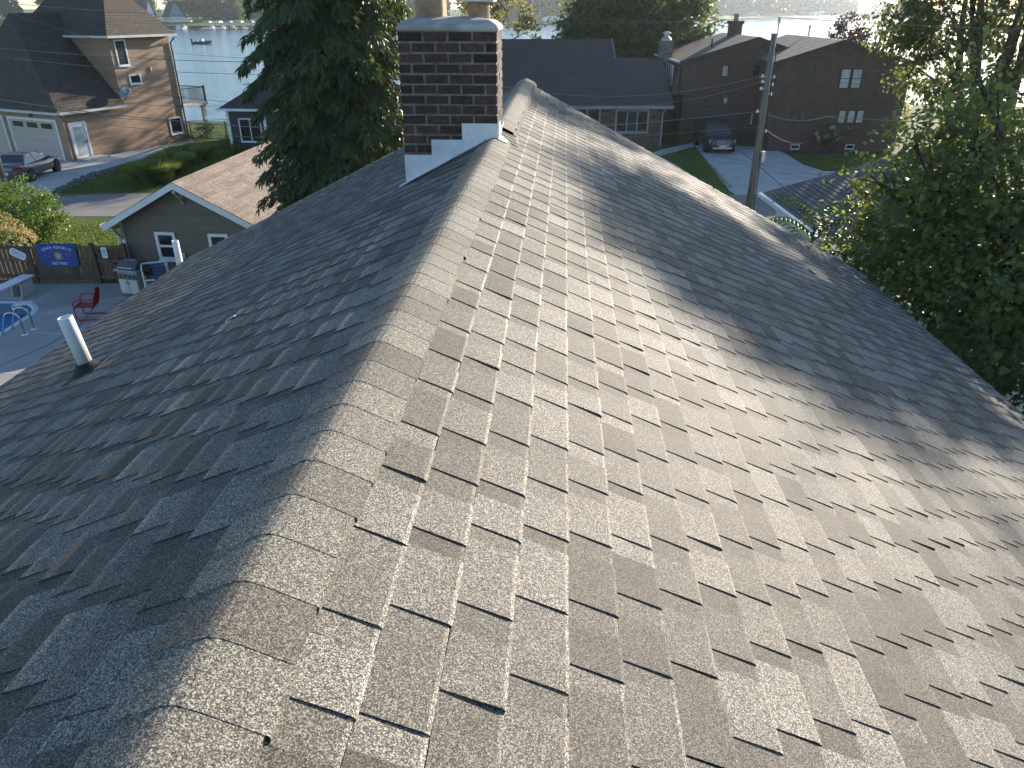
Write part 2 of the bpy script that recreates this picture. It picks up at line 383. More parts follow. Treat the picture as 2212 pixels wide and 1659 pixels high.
for s in (-1, 1):
    nc = int(SLOPE / EXPO) + 1
    for k in range(nc):
        q0 = k * EXPO; q1 = min(SLOPE, q0 + EXPO)
        y = Y0 - ((k * .1655 + (.5 if s > 0 else 0) + ra.uniform(-.012, .012)) % 1.0); course = ra.uniform(-.05, .05)
        edge0 = Y1 + ra.uniform(-.006, .006)
        while y < edge0:
            batch = course + ra.gauss(0, .05)
            for wu, wg in PATS[(k * 2 + int(y * 1.3)) % 3]:
                for up, wd in ((True, wu), (False, wg)):
                    ya, yb = max(Y0, y), min(edge0, y + wd + ra.uniform(-.004, .004)); y += wd
                    if yb - ya < .002: continue
                    h0, h1 = (.0034, .0128) if up else (.0010, .0085)
                    tone = min(.80, max(0, (.62 if up else .44) + batch + ra.gauss(0, .21)))
                    if ra.random() < .16: tone *= .35
                    j = ra.uniform(-.003, .003) - (0 if up else .001)
                    lift = .003 if (up and ra.random() < .07) else 0
                    qc = q1 + j - .011; hc = h1 + lift
                    A, B, Cc, D = RP(s, q0, ya, h0), RP(s, q0, yb, h0), RP(s, qc, yb, hc), RP(s, qc, ya, hc)
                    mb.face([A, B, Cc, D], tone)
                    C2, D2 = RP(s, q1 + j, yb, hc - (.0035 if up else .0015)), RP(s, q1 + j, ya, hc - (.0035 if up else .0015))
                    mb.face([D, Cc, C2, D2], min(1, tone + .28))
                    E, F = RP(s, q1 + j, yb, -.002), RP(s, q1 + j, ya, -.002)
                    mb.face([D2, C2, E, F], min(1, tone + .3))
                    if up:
                        mb.face([A, D, D2, F, RP(s, q0, ya, -.002)], tone * .2); mb.face([B, Cc, C2, E, RP(s, q0, yb, -.002)], tone * .2)  # tab sides much darker: edge shade painted into the tone
roof = mb.build('roof', M['roof_own'], house, fix=False)
# ridge cap: short lapped pieces folded over the ridge, raised on a vent beyond the chimney
def cap(y0, y1, raise_, parent, name):
    mb = MB(); y = y0; n = 14; ra2 = random.Random(5)
    while y < y1 - .02:
        ye = min(y1, y + .1445); tone = min(.75, max(0, .5 + ra2.gauss(0, .2))); jl = ra2.uniform(-.006, .006)
        wl, wr = .128 + jl, .146 - jl
        def pro(yy, up):
            out = []
            for i in range(n + 1):
                x = -wl + (wl + wr) * i / n; r = .022
                z = RIDGE - .505 * (math.sqrt(x * x + r * r) - r * .35) + up + raise_ + .5 * (sag(-1, 0, yy) + sag(1, 0, yy))
                out.append((x + SHX(yy), yy, z))
            return out
        a, b = pro(y, .0160), pro(ye + .004, .0146)
        for i in range(n): mb.face([a[i], a[i + 1], b[i + 1], b[i]], tone)
        lo = [(p[0], p[1], p[2] - .0014) for p in a]
        for i in range(n): mb.face([a[i], lo[i], lo[i + 1], a[i + 1]], 1.0)
        for i in (0, n): mb.face([a[i], b[i], (b[i][0], b[i][1], b[i][2] - .012 - raise_), (a[i][0], a[i][1], a[i][2] - .0135 - raise_)], tone * .8)
        y = ye
    o = mb.build(name, M['cap_own'], parent, fix=False)
    o.data.polygons.foreach_set('use_smooth', [True] * len(o.data.polygons)); return o
cap(Y0, 6.62, 0, house, 'ridge_cap')
cap(7.0, Y1 + .02, .042, house, 'ridge_cap')
# ridge vent under the raised cap: black corrugated core with its open end showing, lapped pieces in front of it
def vprof(wd, dz, yy, th):
    xs = [-wd + 2 * wd * k / 12 for k in range(13)]; zz = lambda x: RIDGE - .505 * (math.sqrt(x * x + .001) - .012) + dz
    return [(x + SHX(yy), yy, zz(x) + th) for x in xs] + [(x + SHX(yy), yy, zz(x)) for x in reversed(xs)]
mb = MB()
mb.prism(vprof(.165, .012, 6.985, .026), (SHX(Y1) - SHX(7), Y1 - 6.985, 0)); mb.build('ridge_vent', M['rubber'], house)
mb = MB()
for i in range(4): mb.prism(vprof(.20 - .012 * i, .006 + .0065 * i, 6.70 + .075 * i, .005), (.004, .30 - .01 * i, 0), .25 + .18 * i)
mb.build('vent_underlay', M['cap_own'], house)
# drip edge, fascia, gable walls
for s in (-1, 1):
    mb = MB()
    mb.prism([RP(s, SLOPE - .02, Y0, -.004), RP(s, SLOPE + .012, Y0, -.006), RP(s, SLOPE + .016, Y0, -.045), RP(s, SLOPE - .02, Y0, -.03)], (0, Y1 - Y0, 0))
    mb.build('drip_edge', M['white'], house)
for s in (-1, 1):
    for yy in (Y0 - .02, Y1 - .02):
        mb = MB(); mb.prism([RP(s, .02, yy, -.012), RP(s, SLOPE, yy, -.012), RP(s, SLOPE, yy, -.16), RP(s, .02, yy, -.16)], (0, .025, 0)); mb.build('rake_board', M['white'], house)
mb = MB()
mb.prism([(-5.2, Y0 + .5, 0), (5.2, Y0 + .5, 0), (5.2, Y0 + .5, RIDGE - 5.2 * .505 - .12), (0, Y0 + .5, RIDGE - .12), (-5.2, Y0 + .5, RIDGE - 5.2 * .505 - .12)], (0, Y1 - Y0 - 1, 0))
mb.build('wall', M['siding_taupe'], house)
for s in (-1, 1):
    mb = MB()
    mb.box(min(s * 5.55, s * 5.665), max(s * 5.55, s * 5.665), Y0, Y1 - .05, RIDGE - 5.67 * .505 - .20, RIDGE - 5.67 * .505 - .085)
    mb.build('gutter', M['white'], house)

# chimney (part of the house): every brick its own raised block over the mortar core
chim = bpy.data.objects.new('chimney', None); COL.objects.link(chim); chim.parent = house
CX0, CX1, CY0, CY1 = -.70, .115, 6.57, 7.22
BR, BH = .204, .0805; ZT = 8.035
mb = MB(); mo = MB(); ra = random.Random(9)
mo.box(CX0 + .008, CX1 - .008, CY0 + .008, CY1 - .008, 5.8, ZT - .002)
row = 0; z = ZT - BH
while z > 6.2:
    off = 0 if row % 2 == 0 else BR * .5
    def run(a0, a1, place):
        a = a0 - off
        while a < a1 - .01:
            b0, b1 = max(a0, a), min(a1, a + BR); a += BR
            if b1 - b0 < .03: continue
            jt = ra.uniform(-.0018, .0018); e0 = .0085 if b0 > a0 + 1e-6 else 0; e1 = .0085 if b1 < a1 - 1e-6 else 0
            place(b0 + e0 + ra.uniform(0, .003), b1 - e1 - ra.uniform(0, .003), jt, min(1, max(0, ra.gauss(.45, .22))))
    zz0, zz1 = z + .008 + ra.uniform(-.001, .002), z + BH - .008 + ra.uniform(-.002, .001)
    run(CX0, CX1, lambda a, b, j, t: mb.box(a, b, CY0 + j, CY0 + .03, zz0, zz1, t))
    run(CX0, CX1, lambda a, b, j, t: mb.box(a, b, CY1 - .03, CY1 + j, zz0, zz1, t))
    run(CY0 + .034, CY1 - .034, lambda a, b, j, t: mb.box(CX1 - .03, CX1 + .002 + j, a, b, zz0, zz1, t))
    run(CY0 + .034, CY1 - .034, lambda a, b, j, t: mb.box(CX0 - .002 + j, CX0 + .03, a, b, zz0, zz1, t))
    z -= BH; row += 1
m, nt_, b = newmat('chimney_brick')
c = ramp(nt_, attr(nt_), [(0, (.030, .022, .022)), (.45, (.066, .040, .034)), (1, (.115, .058, .045))])
c = mixc(nt_, 1.0, c, ramp(nt_, noise(nt_, 18, 5, .7), [(.28, (.35, .35, .36)), (.72, (1.5, 1.4, 1.35))]), 'MULTIPLY')
c = mixc(nt_, ramp(nt_, noise(nt_, 7, 5, .75), [(.62, (0, 0, 0)), (.75, (.5, .5, .5))]), c, (.22, .19, .175))
nt_.links.new(c, b.inputs['Base Color']); b.inputs['Roughness'].default_value = .9; bump(nt_, b, noise(nt_, 90, 4, .7), .5, .006)
M['chim_brick'] = m
M['mortar'] = mat('mortar', (.185, .172, .162), .95, .35, 14, .7, dirt=.45)
mb.v = [tuple(c + ra.uniform(-.0018, .0018) for c in v) for v in mb.v]
mb.build('brickwork', M['chim_brick'], chim, bevel=.004, fix=True); mo.build('mortar_core', M['mortar'], chim)
M['cement'] = mat('cement_cap', (.40, .39, .37), .9, .18, 9, .5, dirt=.45)
bm = bmesh.new()
vs = []
for zz, i in ((8.03, -.012), (8.075, -.012), (8.115, .05), (8.135, .16), (8.145, .3)):
    vs.append([bm.verts.new((x, y, zz + ra.uniform(-.004, .004))) for x, y in ((CX0 + i, CY0 + i), (CX1 - i, CY0 + i), (CX1 - i, CY1 - i), (CX0 + i, CY1 - i))])
for a, b2 in zip(vs[:-1], vs[1:]):
    for k in range(4): bm.faces.new((a[k], a[(k + 1) % 4], b2[(k + 1) % 4], b2[k]))
bm.faces.new(vs[0][::-1]); bm.faces.new(vs[-1])
me = bpy.data.meshes.new('crown_cap'); bm.to_mesh(me); bm.free(); me.materials.append(M['cement'])
me.attributes.new('tone', 'FLOAT', 'FACE')
o = bpy.data.objects.new('crown_cap', me); COL.objects.link(o); o.parent = chim
bv = o.modifiers.new('bevel', 'BEVEL'); bv.width = .035; bv.segments = 4; bv.limit_method = 'ANGLE'; bv.angle_limit = R(20)
M['flue'] = mat('clay_flue', (.36, .25, .165), .9, .3, 10, .4, dirt=.5)
mb = MB(); mb.box(-.575, -.345, 6.76, 7.03, 8.10, 8.62); o = mb.build('flue_liner', M['flue'], chim, bevel=.03)
mb = MB(); mb.lathe([(.092, 8.10), (.092, 8.24), (.10, 8.245), (.10, 8.26)], (-.06, 6.9, 0), 20); mb.build('flue_liner', M['flue'], chim, smooth=False)
mb = MB(); fc = (-.06, 6.9, 0)
mb.lathe([(.09, 8.245), (.15, 8.25), (.15, 8.262), (.09, 8.265)], fc, 24); mb.lathe([(.15, 8.285), (.152, 8.285), (.152, 8.296), (.15, 8.296)], fc, 24)
mb.lathe([(.155, 8.32), (.16, 8.325), (.16, 8.365), (.12, 8.40), (.0, 8.42)], fc, 24); mb.lathe([(.085, 8.24), (.085, 8.33)], fc, 16)
for k in range(8):
    a = k * math.pi / 4 + .2; mb.tube([(fc[0] + .148 * math.cos(a), fc[1] + .148 * math.sin(a), 8.255), (fc[0] + .148 * math.cos(a), fc[1] + .148 * math.sin(a), 8.33)], .006, 6)
mb.build('rain_cap', M['galv'], chim)
# stepped white flashing: front and right side
def rz(x): return RIDGE - abs(x - SHX(6.5)) * .505
mb = MB(); yF = CY0 - .006
for x0, x1, zt in ((CX0 - .004, -.46, 7.06), (-.462, -.19, 7.19), (-.192, CX1 + .006, 7.325)):
    xs = [x0 + (x1 - x0) * i / 4 for i in range(5)]
    mb.prism([(x0, yF, zt), (x1, yF, zt)] + [(x, yF, rz(x) + .004) for x in reversed(xs)], (0, .008, 0))
    yF -= .0015
mb.prism([(CX0 - .06, CY0 - .07, rz(CX0 - .06) + .016), (0.0, CY0 - .07, rz(0) + .028), (0.0, CY0, rz(0) + .032), (CX0 - .06, CY0, rz(CX0 - .06) + .02)], (0, 0, .003))
mb.prism([(CX1 + .004, CY0 - .01, 7.325), (CX1 + .004, CY0 + .22, 7.32), (CX1 + .004, CY0 + .22, 7.17), (CX1 + .004, CY0 - .01, 7.16)], (.007, 0, 0))
mb.prism([(CX1 + .004, CY0 + .22, 7.26), (CX1 + .004, CY1 + .02, 7.25), (CX1 + .004, CY1 + .02, 7.14), (CX1 + .004, CY0 + .22, 7.14)], (.007, 0, 0))
mb.prism([(CX1 + .005, CY0 - .05, rz(CX1) + .022), (CX1 + .075, CY0 - .03, rz(CX1 + .075) + .024), (CX1 + .085, CY0 + .12, rz(CX1 + .085) + .022), (CX1 + .005, CY0 + .2, rz(CX1) + .024)], (0, 0, .004))
mb.build('flashing', mat('weathered_white_metal', (.66, .68, .71), .42, .10, 6, .06, dirt=.28), chim)
ra = random.Random(12); y = .3
while y < 6.4:
    mb = MB(); x = .132 + SHX(y) + ra.uniform(-.006, .004); mb.lathe([(.003, 0), (.003, .0015), (0, .002)], (x, y, RIDGE - .505 * abs(x - SHX(y)) + .0145), 6); mb.build('nail', M['black'], house); y += ra.choice((.145, .29, .29, .435))

# plumbing vents and a scrap lying on the roof
def on_roof(s, px, py):
    N = (Matrix.Rotation(RZ, 3, 'Z') @ Vector((s * STH, 0, CT)));  P = Vector((house.location.x, house.location.y, RIDGE))
    return hit(px, py, P, N)
M['pvc'] = mat('white_pvc', (.72, .74, .76), .4, .07, 4, dirt=.28)
b = on_roof(-1, 190, 797)
vp = thing('vent_pipe', 'white plastic vent pipe with black boot standing on the shaded roof slope', 'vent pipe', b)
mb = MB(); mb.lathe([(.055, -.05), (.055, .44), (.054, .442), (.047, .442), (.047, .1)], (0, 0, 0), 28, M=Matrix.Rotation(-R(8), 4, 'Y')); mb.build('pipe', M['pvc'], vp, smooth=False)
for p in vp.children: p.data.polygons.foreach_set('use_smooth', [True] * len(p.data.polygons))
mb = MB(); mb.lathe([(.16, -.03), (.12, .0), (.085, .035), (.066, .06), (.056, .062)], (0, 0, 0), 24, M=Matrix.Rotation(-TH * .6, 4, 'Y') )
mb.box(-.20, .16, -.17, .17, -.012, -.004, M=Matrix.Rotation(-TH, 4, 'Y')); mb.build('boot', M['rubber'], vp)
p = Vector((-6.02 - .584, 11.1, 0)); pw = Matrix.Rotation(RZ, 3, 'Z') @ p
pw = hit(378, 520, Vector((house.location.x, house.location.y, 0)) + Matrix.Rotation(RZ, 3, 'Z') @ Vector((-6.02, 0, 0)), Matrix.Rotation(RZ, 3, 'Z') @ Vector((1, 0, 0)))
mb = MB(); zt = pw.z
mb.lathe([(.058, 0), (.058, zt), (.057, zt + .002), (.048, zt + .002), (.048, zt - .3)], (0, 0, 0), 24)
o = mb.build('standpipe', M['pvc'], smooth=True); o.location = (pw.x, pw.y, 0)
tag(o, 'tall white plastic pipe rising past the far corner of the roof', 'pipe')
b = on_roof(-1, 502, 692); mb = MB()
mb.tube([(.035 * math.cos(a), .035 * math.sin(a), .012) for a in [1.2 + i * .28 for i in range(11)]], .004, 6)
o = mb.build('plastic_scrap', M['pvc']); o.location = b; o.rotation_euler = (0, -TH, 0)
tag(o, 'small curved pale plastic scrap lying on the shaded shingles', 'scrap')
#PART2
# ------------------------------------------------------------------ building helpers
def clap(mb, O, A, N, a0, a1, z0, z1, top=None, pitch=.115, lap=.014):
    """lap siding boards on the wall through O along A facing N; top(a0,a1,z) may trim a board to (a0,a1) or None"""
    O, A, N = Vector(O), Vector(A), Vector(N); z = z0; i = 0
    while z < z1 - .01:
        ze = min(z1, z + pitch); lo, hi = a0, a1
        if top:
            r = top(z + pitch * .5)
            if r is None: break
            lo, hi = max(a0, r[0]), min(a1, r[1])
            if hi - lo < .05: break
        t = rng.random()
        p = lambda a, zz, n: O + A * a + Vector((0, 0, zz)) + N * n
        mb.face([p(lo, z, lap), p(hi, z, lap), p(hi, ze, .003), p(lo, ze, .003)], t)
        mb.face([p(lo, z, 0), p(hi, z, 0), p(hi, z, lap), p(lo, z, lap)], t)
        z = ze; i += 1
def fbox(mb, O, A, N, a0, a1, z0, z1, n0, n1, tone=.5):
    O, A, N = Vector(O), Vector(A), Vector(N)
    vs = [O + A * a + N * n + Vector((0, 0, z)) for z in (z0, z1) for n in (n0, n1) for a in (a0, a1)]
    mb.mesh(vs, [(0, 2, 3, 1), (4, 5, 7, 6), (0, 1, 5, 4), (2, 6, 7, 3), (1, 3, 7, 5), (0, 4, 6, 2)], tone)
def window(par, O, A, N, ac, zc, w, h, frame='white', glass='glass', fw=.07, cols=1, rows=1, name='window', label=None, sill=True, proud=.05):
    mb = MB(); a0, a1, z0, z1 = ac - w / 2, ac + w / 2, zc - h / 2, zc + h / 2
    for (b0, b1, c0, c1) in ((a0 - fw, a1 + fw, z1, z1 + fw), (a0 - fw, a1 + fw, z0 - fw, z0), (a0 - fw, a0, z0, z1), (a1, a1 + fw, z0, z1)):
        fbox(mb, O, A, N, b0, b1, c0, c1, 0, proud)
    for k in range(1, cols):
        x = a0 + (a1 - a0) * k / cols; fbox(mb, O, A, N, x - fw * .35, x + fw * .35, z0, z1, 0, proud - .008)
    for k in range(1, rows):
        x = z0 + (z1 - z0) * k / rows; fbox(mb, O, A, N, a0, a1, x - fw * .35, x + fw * .35, 0, proud - .012)
    f = mb.build(name, M[frame], par)
    if label: f['label'] = label
    mb = MB(); fbox(mb, O, A, N, a0 - .005, a1 + .005, z0 - .005, z1 + .005, .002, .018); mb.build('pane', M[glass], f)
    if sill:
        mb = MB(); fbox(mb, O, A, N, a0 - fw * 1.3, a1 + fw * 1.3, z0 - fw * 1.5, z0 - fw * 1.02, 0, proud + .035); mb.build('sill', M[frame], f)
    return f
def wpx(par, O, A, N, cx, cy, wp, hp, **k):
    """window whose place on the wall is read off the photograph"""
    mw = Matrix.Translation(par.location) @ Matrix.Rotation(par.rotation_euler.z, 4, 'Z')
    P, Aw, Nw = mw @ Vector(O), mw.to_3x3() @ Vector(A), mw.to_3x3() @ Vector(N)
    c = hit(cx, cy, P, Nw); l = hit(cx - wp / 2, cy, P, Nw); r = hit(cx + wp / 2, cy, P, Nw); t = hit(cx, cy - hp / 2, P, Nw); b = hit(cx, cy + hp / 2, P, Nw)
    fw = k.get('fw', .07)
    return window(par, O, A, N, (c - P).dot(Aw), c.z - P.z, abs((r - l).dot(Aw)) - 2 * fw, t.z - b.z - 2 * fw, **k)
def roofplane(par, pts, m, course=.2, thick=.06, name='roof', extra=None, seed=1):
    """one pitched plane: pts[0]->pts[1] is the eave, laid in lapped shingle courses clipped to the outline"""
    P = [Vector(p) for p in pts]; e = (P[1] - P[0]).normalized(); n = e.cross(P[-1] - P[0]).normalized()
    if n.z < 0: n = -n
    up = n.cross(e).normalized()
    if up.z < 0: up = -up
    uv = [((p - P[0]).dot(e), (p - P[0]).dot(up)) for p in P]
    vmax = max(v for u, v in uv); r = random.Random(seed)
    mb = MB() if extra is None else extra
    def span(v):
        xs = []
        for (a, b) in zip(uv, uv[1:] + uv[:1]):
            if (a[1] - v) * (b[1] - v) < 0: xs.append(a[0] + (b[0] - a[0]) * (v - a[1]) / (b[1] - a[1]))
        return (min(xs), max(xs)) if len(xs) >= 2 else None
    v = 0
    while v < vmax - .01:
        ve = min(vmax, v + course); s0, s1 = span(v + .004), span(ve - .004)
        if s0 and s1:
            nseg = max(1, int((s0[1] - s0[0]) / .42)); f = [0] + sorted(r.random() for _ in range(nseg - 1)) + [1]
            c = r.uniform(-.1, .1)
            for a, b in zip(f[:-1], f[1:]):
                q = lambda s, t, vv, h: P[0] + e * (s[0] + (s[1] - s[0]) * t) + up * vv + n * h
                t = min(1, max(0, .5 + c + r.gauss(0, .2)))
                mb.face([q(s0, a, v, .016), q(s0, b, v, .016), q(s1, b, ve, .004), q(s1, a, ve, .004)], t)
                mb.face([q(s0, a, v, 0), q(s0, b, v, 0), q(s0, b, v, .016), q(s0, a, v, .016)], t * .85)
        v = ve
    mb.prism([p - n * thick for p in P], n * (thick - .002), .3)
    if extra is None: return mb.build(name, m, par)
def bar(par, name, m, p, q, w=.1, h=.1):
    mb = MB(); p, q = Vector(p), Vector(q); d = (q - p).normalized(); s = d.cross(Vector((0, 0, 1))).normalized() * w / 2; u = Vector((0, 0, 1)) * h / 2
    mb.prism([p - s - u, p + s - u, p + s + u, p - s + u], q - p); return mb.build(name, m, par)
X_, Y_ = Vector((1, 0, 0)), Vector((0, 1, 0))

# ------------------------------------------------------------------ brown sided house with hip roof, left
lh = thing('lake_house', 'large brown lap sided house with steep dark hip roofs beside the lake', 'house', (-26.4, 45.3, 0), math.atan2(-.43, .903))
mb = MB(); clap(mb, (0, 0, 0), Y_, X_, 0, 4.3, 0, 2.78); clap(mb, (0, 0, 0), Y_, X_, 4.3, 8.86, 0, 6.7)
clap(mb, (0, 0, 0), -X_, -Y_, 0, 10, 0, 2.8); clap(mb, (0, 4.3, 0), -X_, -Y_, 0, 8, 2.6, 6.6); clap(mb, (0, 8.86, 0), -X_, Y_, 0, 8, 0, 6.6)
mb.box(-9.98, -.01, .01, 8.84, 0, 2.7, .5); mb.box(-7.98, -.012, 4.32, 8.83, 2.71, 6.6, .5)
mb.build('wall', M['siding_brown'], lh)
ex = MB()
roofplane(lh, [(.3, -.3, 2.78), (-9.7, -.3, 2.78), (-4.7, 1.7, 7.95)], None, extra=ex, seed=2)
roofplane(lh, [(.3, -.3, 2.78), (.3, 4.29, 2.78), (-3.2, 4.29, 6.40), (-4.7, 5.4, 7.95), (-4.7, 1.7, 7.95)], None, extra=ex, seed=3)
roofplane(lh, [(-9.7, -.3, 2.78), (-9.7, 5.4, 2.78), (-4.7, 5.4, 7.95), (-4.7, 1.7, 7.95)], None, extra=ex, seed=4)
roofplane(lh, [(.35, 4.0, 6.7), (-8.3, 4.0, 6.7), (-5.6, 6.6, 10.0), (-2.2, 6.6, 10.0)], None, extra=ex, seed=5)
roofplane(lh, [(.35, 4.0, 6.7), (.35, 9.2, 6.7), (-2.2, 6.6, 10.0)], None, extra=ex, seed=6)
roofplane(lh, [(.35, 9.2, 6.7), (-8.3, 9.2, 6.7), (-5.6, 6.6, 10.0), (-2.2, 6.6, 10.0)], None, extra=ex, seed=7)
M['roof_lh'] = shinglemat('dark_brown_shingles', [(.2, (.032, .025, .025)), (.9, (.075, .058, .052))], 40, (.75, 1.3), .6, .3)
ex.build('roof', M['roof_lh'], lh)
for p, q in (((.36, -.3, 2.74), (.36, 4.28, 2.74)), ((.3, -.36, 2.74), (-9.7, -.36, 2.74)), ((.41, 3.95, 6.66), (.41, 9.2, 6.66)), ((.41, 3.94, 6.66), (-8.3, 3.94, 6.66))):
    bar(lh, 'gutter', M['trimgrey'], p, q, .13, .13)
mb = MB(); mb.tube([(.4, 8.98, 6.5), (.08, 8.9, 6.2), (.08, 8.9, .1)], .05, 8); mb.build('downspout', M['black'], lh)
mb = MB(); mb.tube([(.36, .0, 2.7), (.08, -.02, 2.4), (.08, -.02, .1)], .05, 8); mb.build('downspout', M['siding_brown'], lh)
M['garage_door'] = mat('cream_garage_door', (.46, .40, .355), .5, .05, 3)
for a0, a1 in ((.62, 4.85), (5.55, 8.2)):
    mb = MB(); O, A, N = (0, 0, 0), -X_, -Y_
    fbox(mb, O, A, N, a0, a1, 2.22, 2.36, .015, .06); fbox(mb, O, A, N, a0 - .14, a0, 0, 2.36, .015, .06); fbox(mb, O, A, N, a1, a1 + .14, 0, 2.36, .015, .06)
    d = mb.build('garage_door', M['white'], lh)
    for k in range(4):
        mb = MB(); fbox(mb, O, A, N, a0 + .003, a1 - .003, k * .555, k * .555 + .545, .016, .03 + .004 * (k % 2)); mb.build('door_panel', M['garage_door'], d)
    if a0 < 1:
        for k in range(3):
            mb = MB(); fbox(mb, O, A, N, a0 + .35 + k * 1.32, a0 + 1.3 + k * 1.32, 1.8, 2.1, .034, .05); mb.build('door_window', M['glass'], d)
mb = MB(); fbox(mb, (0, 0, 0), -X_, -Y_, 2.5, 2.62, 2.42, 2.6, .015, .2); mb.build('wall_lamp', M['black'], lh)
O, A, N = (0, 0, 0), Y_, X_
mb = MB()
for b in ((.3, .4, 0, 2.08), (1.32, 1.42, 0, 2.08), (.3, 1.42, 2.08, 2.18)): fbox(mb, O, A, N, *b, .014, .07)
d = mb.build('door', M['white'], lh); d['label'] = 'white side door'
mb = MB(); fbox(mb, O, A, N, .41, 1.31, .02, 2.07, .014, .04); mb.build('door_leaf', M['white'], d)
mb = MB(); fbox(mb, O, A, N, .55, 1.17, .25, 1.9, .041, .047); mb.build('pane', M['glass_lit'], d)
mb = MB(); fbox(mb, O, A, N, 1.2, 1.24, .95, 1.1, .041, .09); mb.build('handle', M['black'], d)
mb = MB(); fbox(mb, O, A, N, .3, 1.9, 0, .14, .02, 1.0); mb.build('door_step', M['concrete'], lh)
wpx(lh, O, A, N, 262, 114, 25, 58, frame='white', glass='glass_green', fw=.09)
wpx(lh, O, A, N, 292, 171, 26, 22, frame='white', glass='glass', fw=.09)
wpx(lh, O, A, N, 380, 271, 27, 37, frame='white', glass='glass', fw=.09)
for b_ in ((5.9, 6.05, 4.35, 4.5, .014, .12), (6.9, 7.0, 4.55, 4.85, .014, .08)): mb = MB(); fbox(mb, O, A, N, *b_); mb.build('wall_vent', M['trimgrey'], lh)
bl = bpy.data.objects.new('balcony', None); COL.objects.link(bl); bl.parent = lh
mb = MB(); mb.box(-6, .1, 8.9, 11.1, 2.15, 2.38); mb.build('balcony_floor', M['trimgrey'], bl)
mb = MB()
for k in range(23): mb.tube([(.0, 8.95 + .095 * k, 2.38), (.0, 8.95 + .095 * k, 3.3)], .012, 5)
for k in range(60): mb.tube([(-.1 * k, 11.05, 2.38), (-.1 * k, 11.05, 3.3)], .012, 5)
mb.box(-6, .03, 11.02, 11.08, 3.28, 3.34); mb.box(-.03, .03, 8.9, 11.02, 3.28, 3.34); mb.box(-.04, .05, 11.0, 11.1, 2.38, 3.42)
mb.build('balcony_railing', M['black'], bl)
for x in (-.1, -3, -5.8):
    mb = MB(); mb.box(x - .12, x + .12, 10.7, 10.94, 0, 2.15); mb.box(x - .16, x + .16, 10.66, 10.98, 2.0, 2.15); mb.build('balcony_column', M['trimgrey'], bl)
# satellite dish on its wall bracket
mw = Matrix.Translation(lh.location) @ Matrix.Rotation(lh.rotation_euler.z, 4, 'Z')
pw = hit(272, 200, mw @ Vector((.35, 0, 0)), mw.to_3x3() @ X_)
sd = thing('satellite_dish', 'grey satellite dish on bracket by the low gutter of the brown house', 'satellite dish', pw, lh.rotation_euler.z)
mb = MB(); mb.lathe([(.001, .0), (.15, .02), (.3, .07), (.40, .13), (.40, .14), (.3, .085), (.001, .012)], (0, 0, 0), 24, M=Matrix.Rotation(R(60), 4, Vector((1, .25, 0)))); mb.build('reflector', M['galv'], sd, smooth=True)
mb = MB(); mb.tube([(0, 0, 0), (-.1, .05, -.3), (-.36, .05, -.42)], .025, 8); mb.tube([(0, 0, -.15), (.1, -.45, .15)], .015, 6); mb.build('bracket', M['black'], sd)

# ------------------------------------------------------------------ dark house behind the conifer
dh = thing('charcoal_house', 'charcoal two storey house with white trim half hidden behind the conifer', 'house', (-18.0, 49.0, 0), R(-4))
mb = MB(); clap(mb, (0, 0, 0), X_, -Y_, .1, 9, 0, 2.6, pitch=.18); clap(mb, (0, 0, 0), Y_, -X_, 0, 9, 0, 2.6, pitch=.18)
mb.box(.12, 9, .02, 9, 0, 2.58); mb.box(2.12, 8.5, 2.02, 8, 2.6, 5.6); clap(mb, (2.1, 2, 0), X_, -Y_, 0, 6.4, 2.6, 5.6, pitch=.18); clap(mb, (2.1, 2, 0), Y_, -X_, 0, 6, 2.6, 5.6, pitch=.18)
mb.build('wall', M['siding_dark'], dh)
ex = MB()
roofplane(dh, [(-.4, -.4, 2.6), (9.4, -.4, 2.6), (7.5, 2.4, 4.2), (2, 2.4, 4.2)], None, extra=ex, seed=21); roofplane(dh, [(-.4, -.4, 2.6), (-.4, 9.4, 2.6), (2.1, 7, 4.2), (2.1, 2.4, 4.2)], None, extra=ex, seed=22)
roofplane(dh, [(1.6, 1.5, 5.62), (9, 1.5, 5.62), (6.5, 4.8, 7.2), (4, 4.8, 7.2)], None, extra=ex, seed=23); roofplane(dh, [(1.6, 1.5, 5.62), (1.6, 8.4, 5.62), (4, 4.8, 7.2)], None, extra=ex, seed=24)
roofplane(dh, [(9, 1.5, 5.62), (9, 8.4, 5.62), (6.5, 4.8, 7.2)], None, extra=ex, seed=25); roofplane(dh, [(1.6, 8.4, 5.62), (9, 8.4, 5.62), (6.5, 4.8, 7.2), (4, 4.8, 7.2)], None, extra=ex, seed=26)
ex.build('roof', M['roof_dark'], dh)
for p, q in (((-.45, -.46, 2.56), (9.4, -.46, 2.56)), ((-.46, -.4, 2.56), (-.46, 9.4, 2.56)), ((1.55, 1.44, 5.58), (9, 1.44, 5.58)), ((1.54, 1.5, 5.58), (1.54, 8.4, 5.58))): bar(dh, 'gutter', M['white'], p, q, .12, .14)
for x in (.05, 2.4): mb = MB(); mb.box(x - .07, x + .09, -.12, .0, 0, 2.5); mb.build('corner_post', M['white'], dh)
for a in (1.0, 2.6, 4.4): window(dh, (2.1, 2, 0), X_, -Y_, a, 4.4, .6, 1.3)
for a in (1.4, 4.0): window(dh, (0, 0, 0), X_, -Y_, a, 1.3, 1.3, 1.3, cols=2)
M['pink'] = mat('reddish_stucco', (.30, .16, .115), .85, .2, 3)
mb = MB(); mb.prism([(4.9, 1.2, 5.3), (6.3, 1.2, 5.3), (6.3, 1.2, 6.1), (5.6, 1.2, 6.7), (4.9, 1.2, 6.1)], (0, 2.5, 0)); mb.build('dormer', M['pink'], dh)

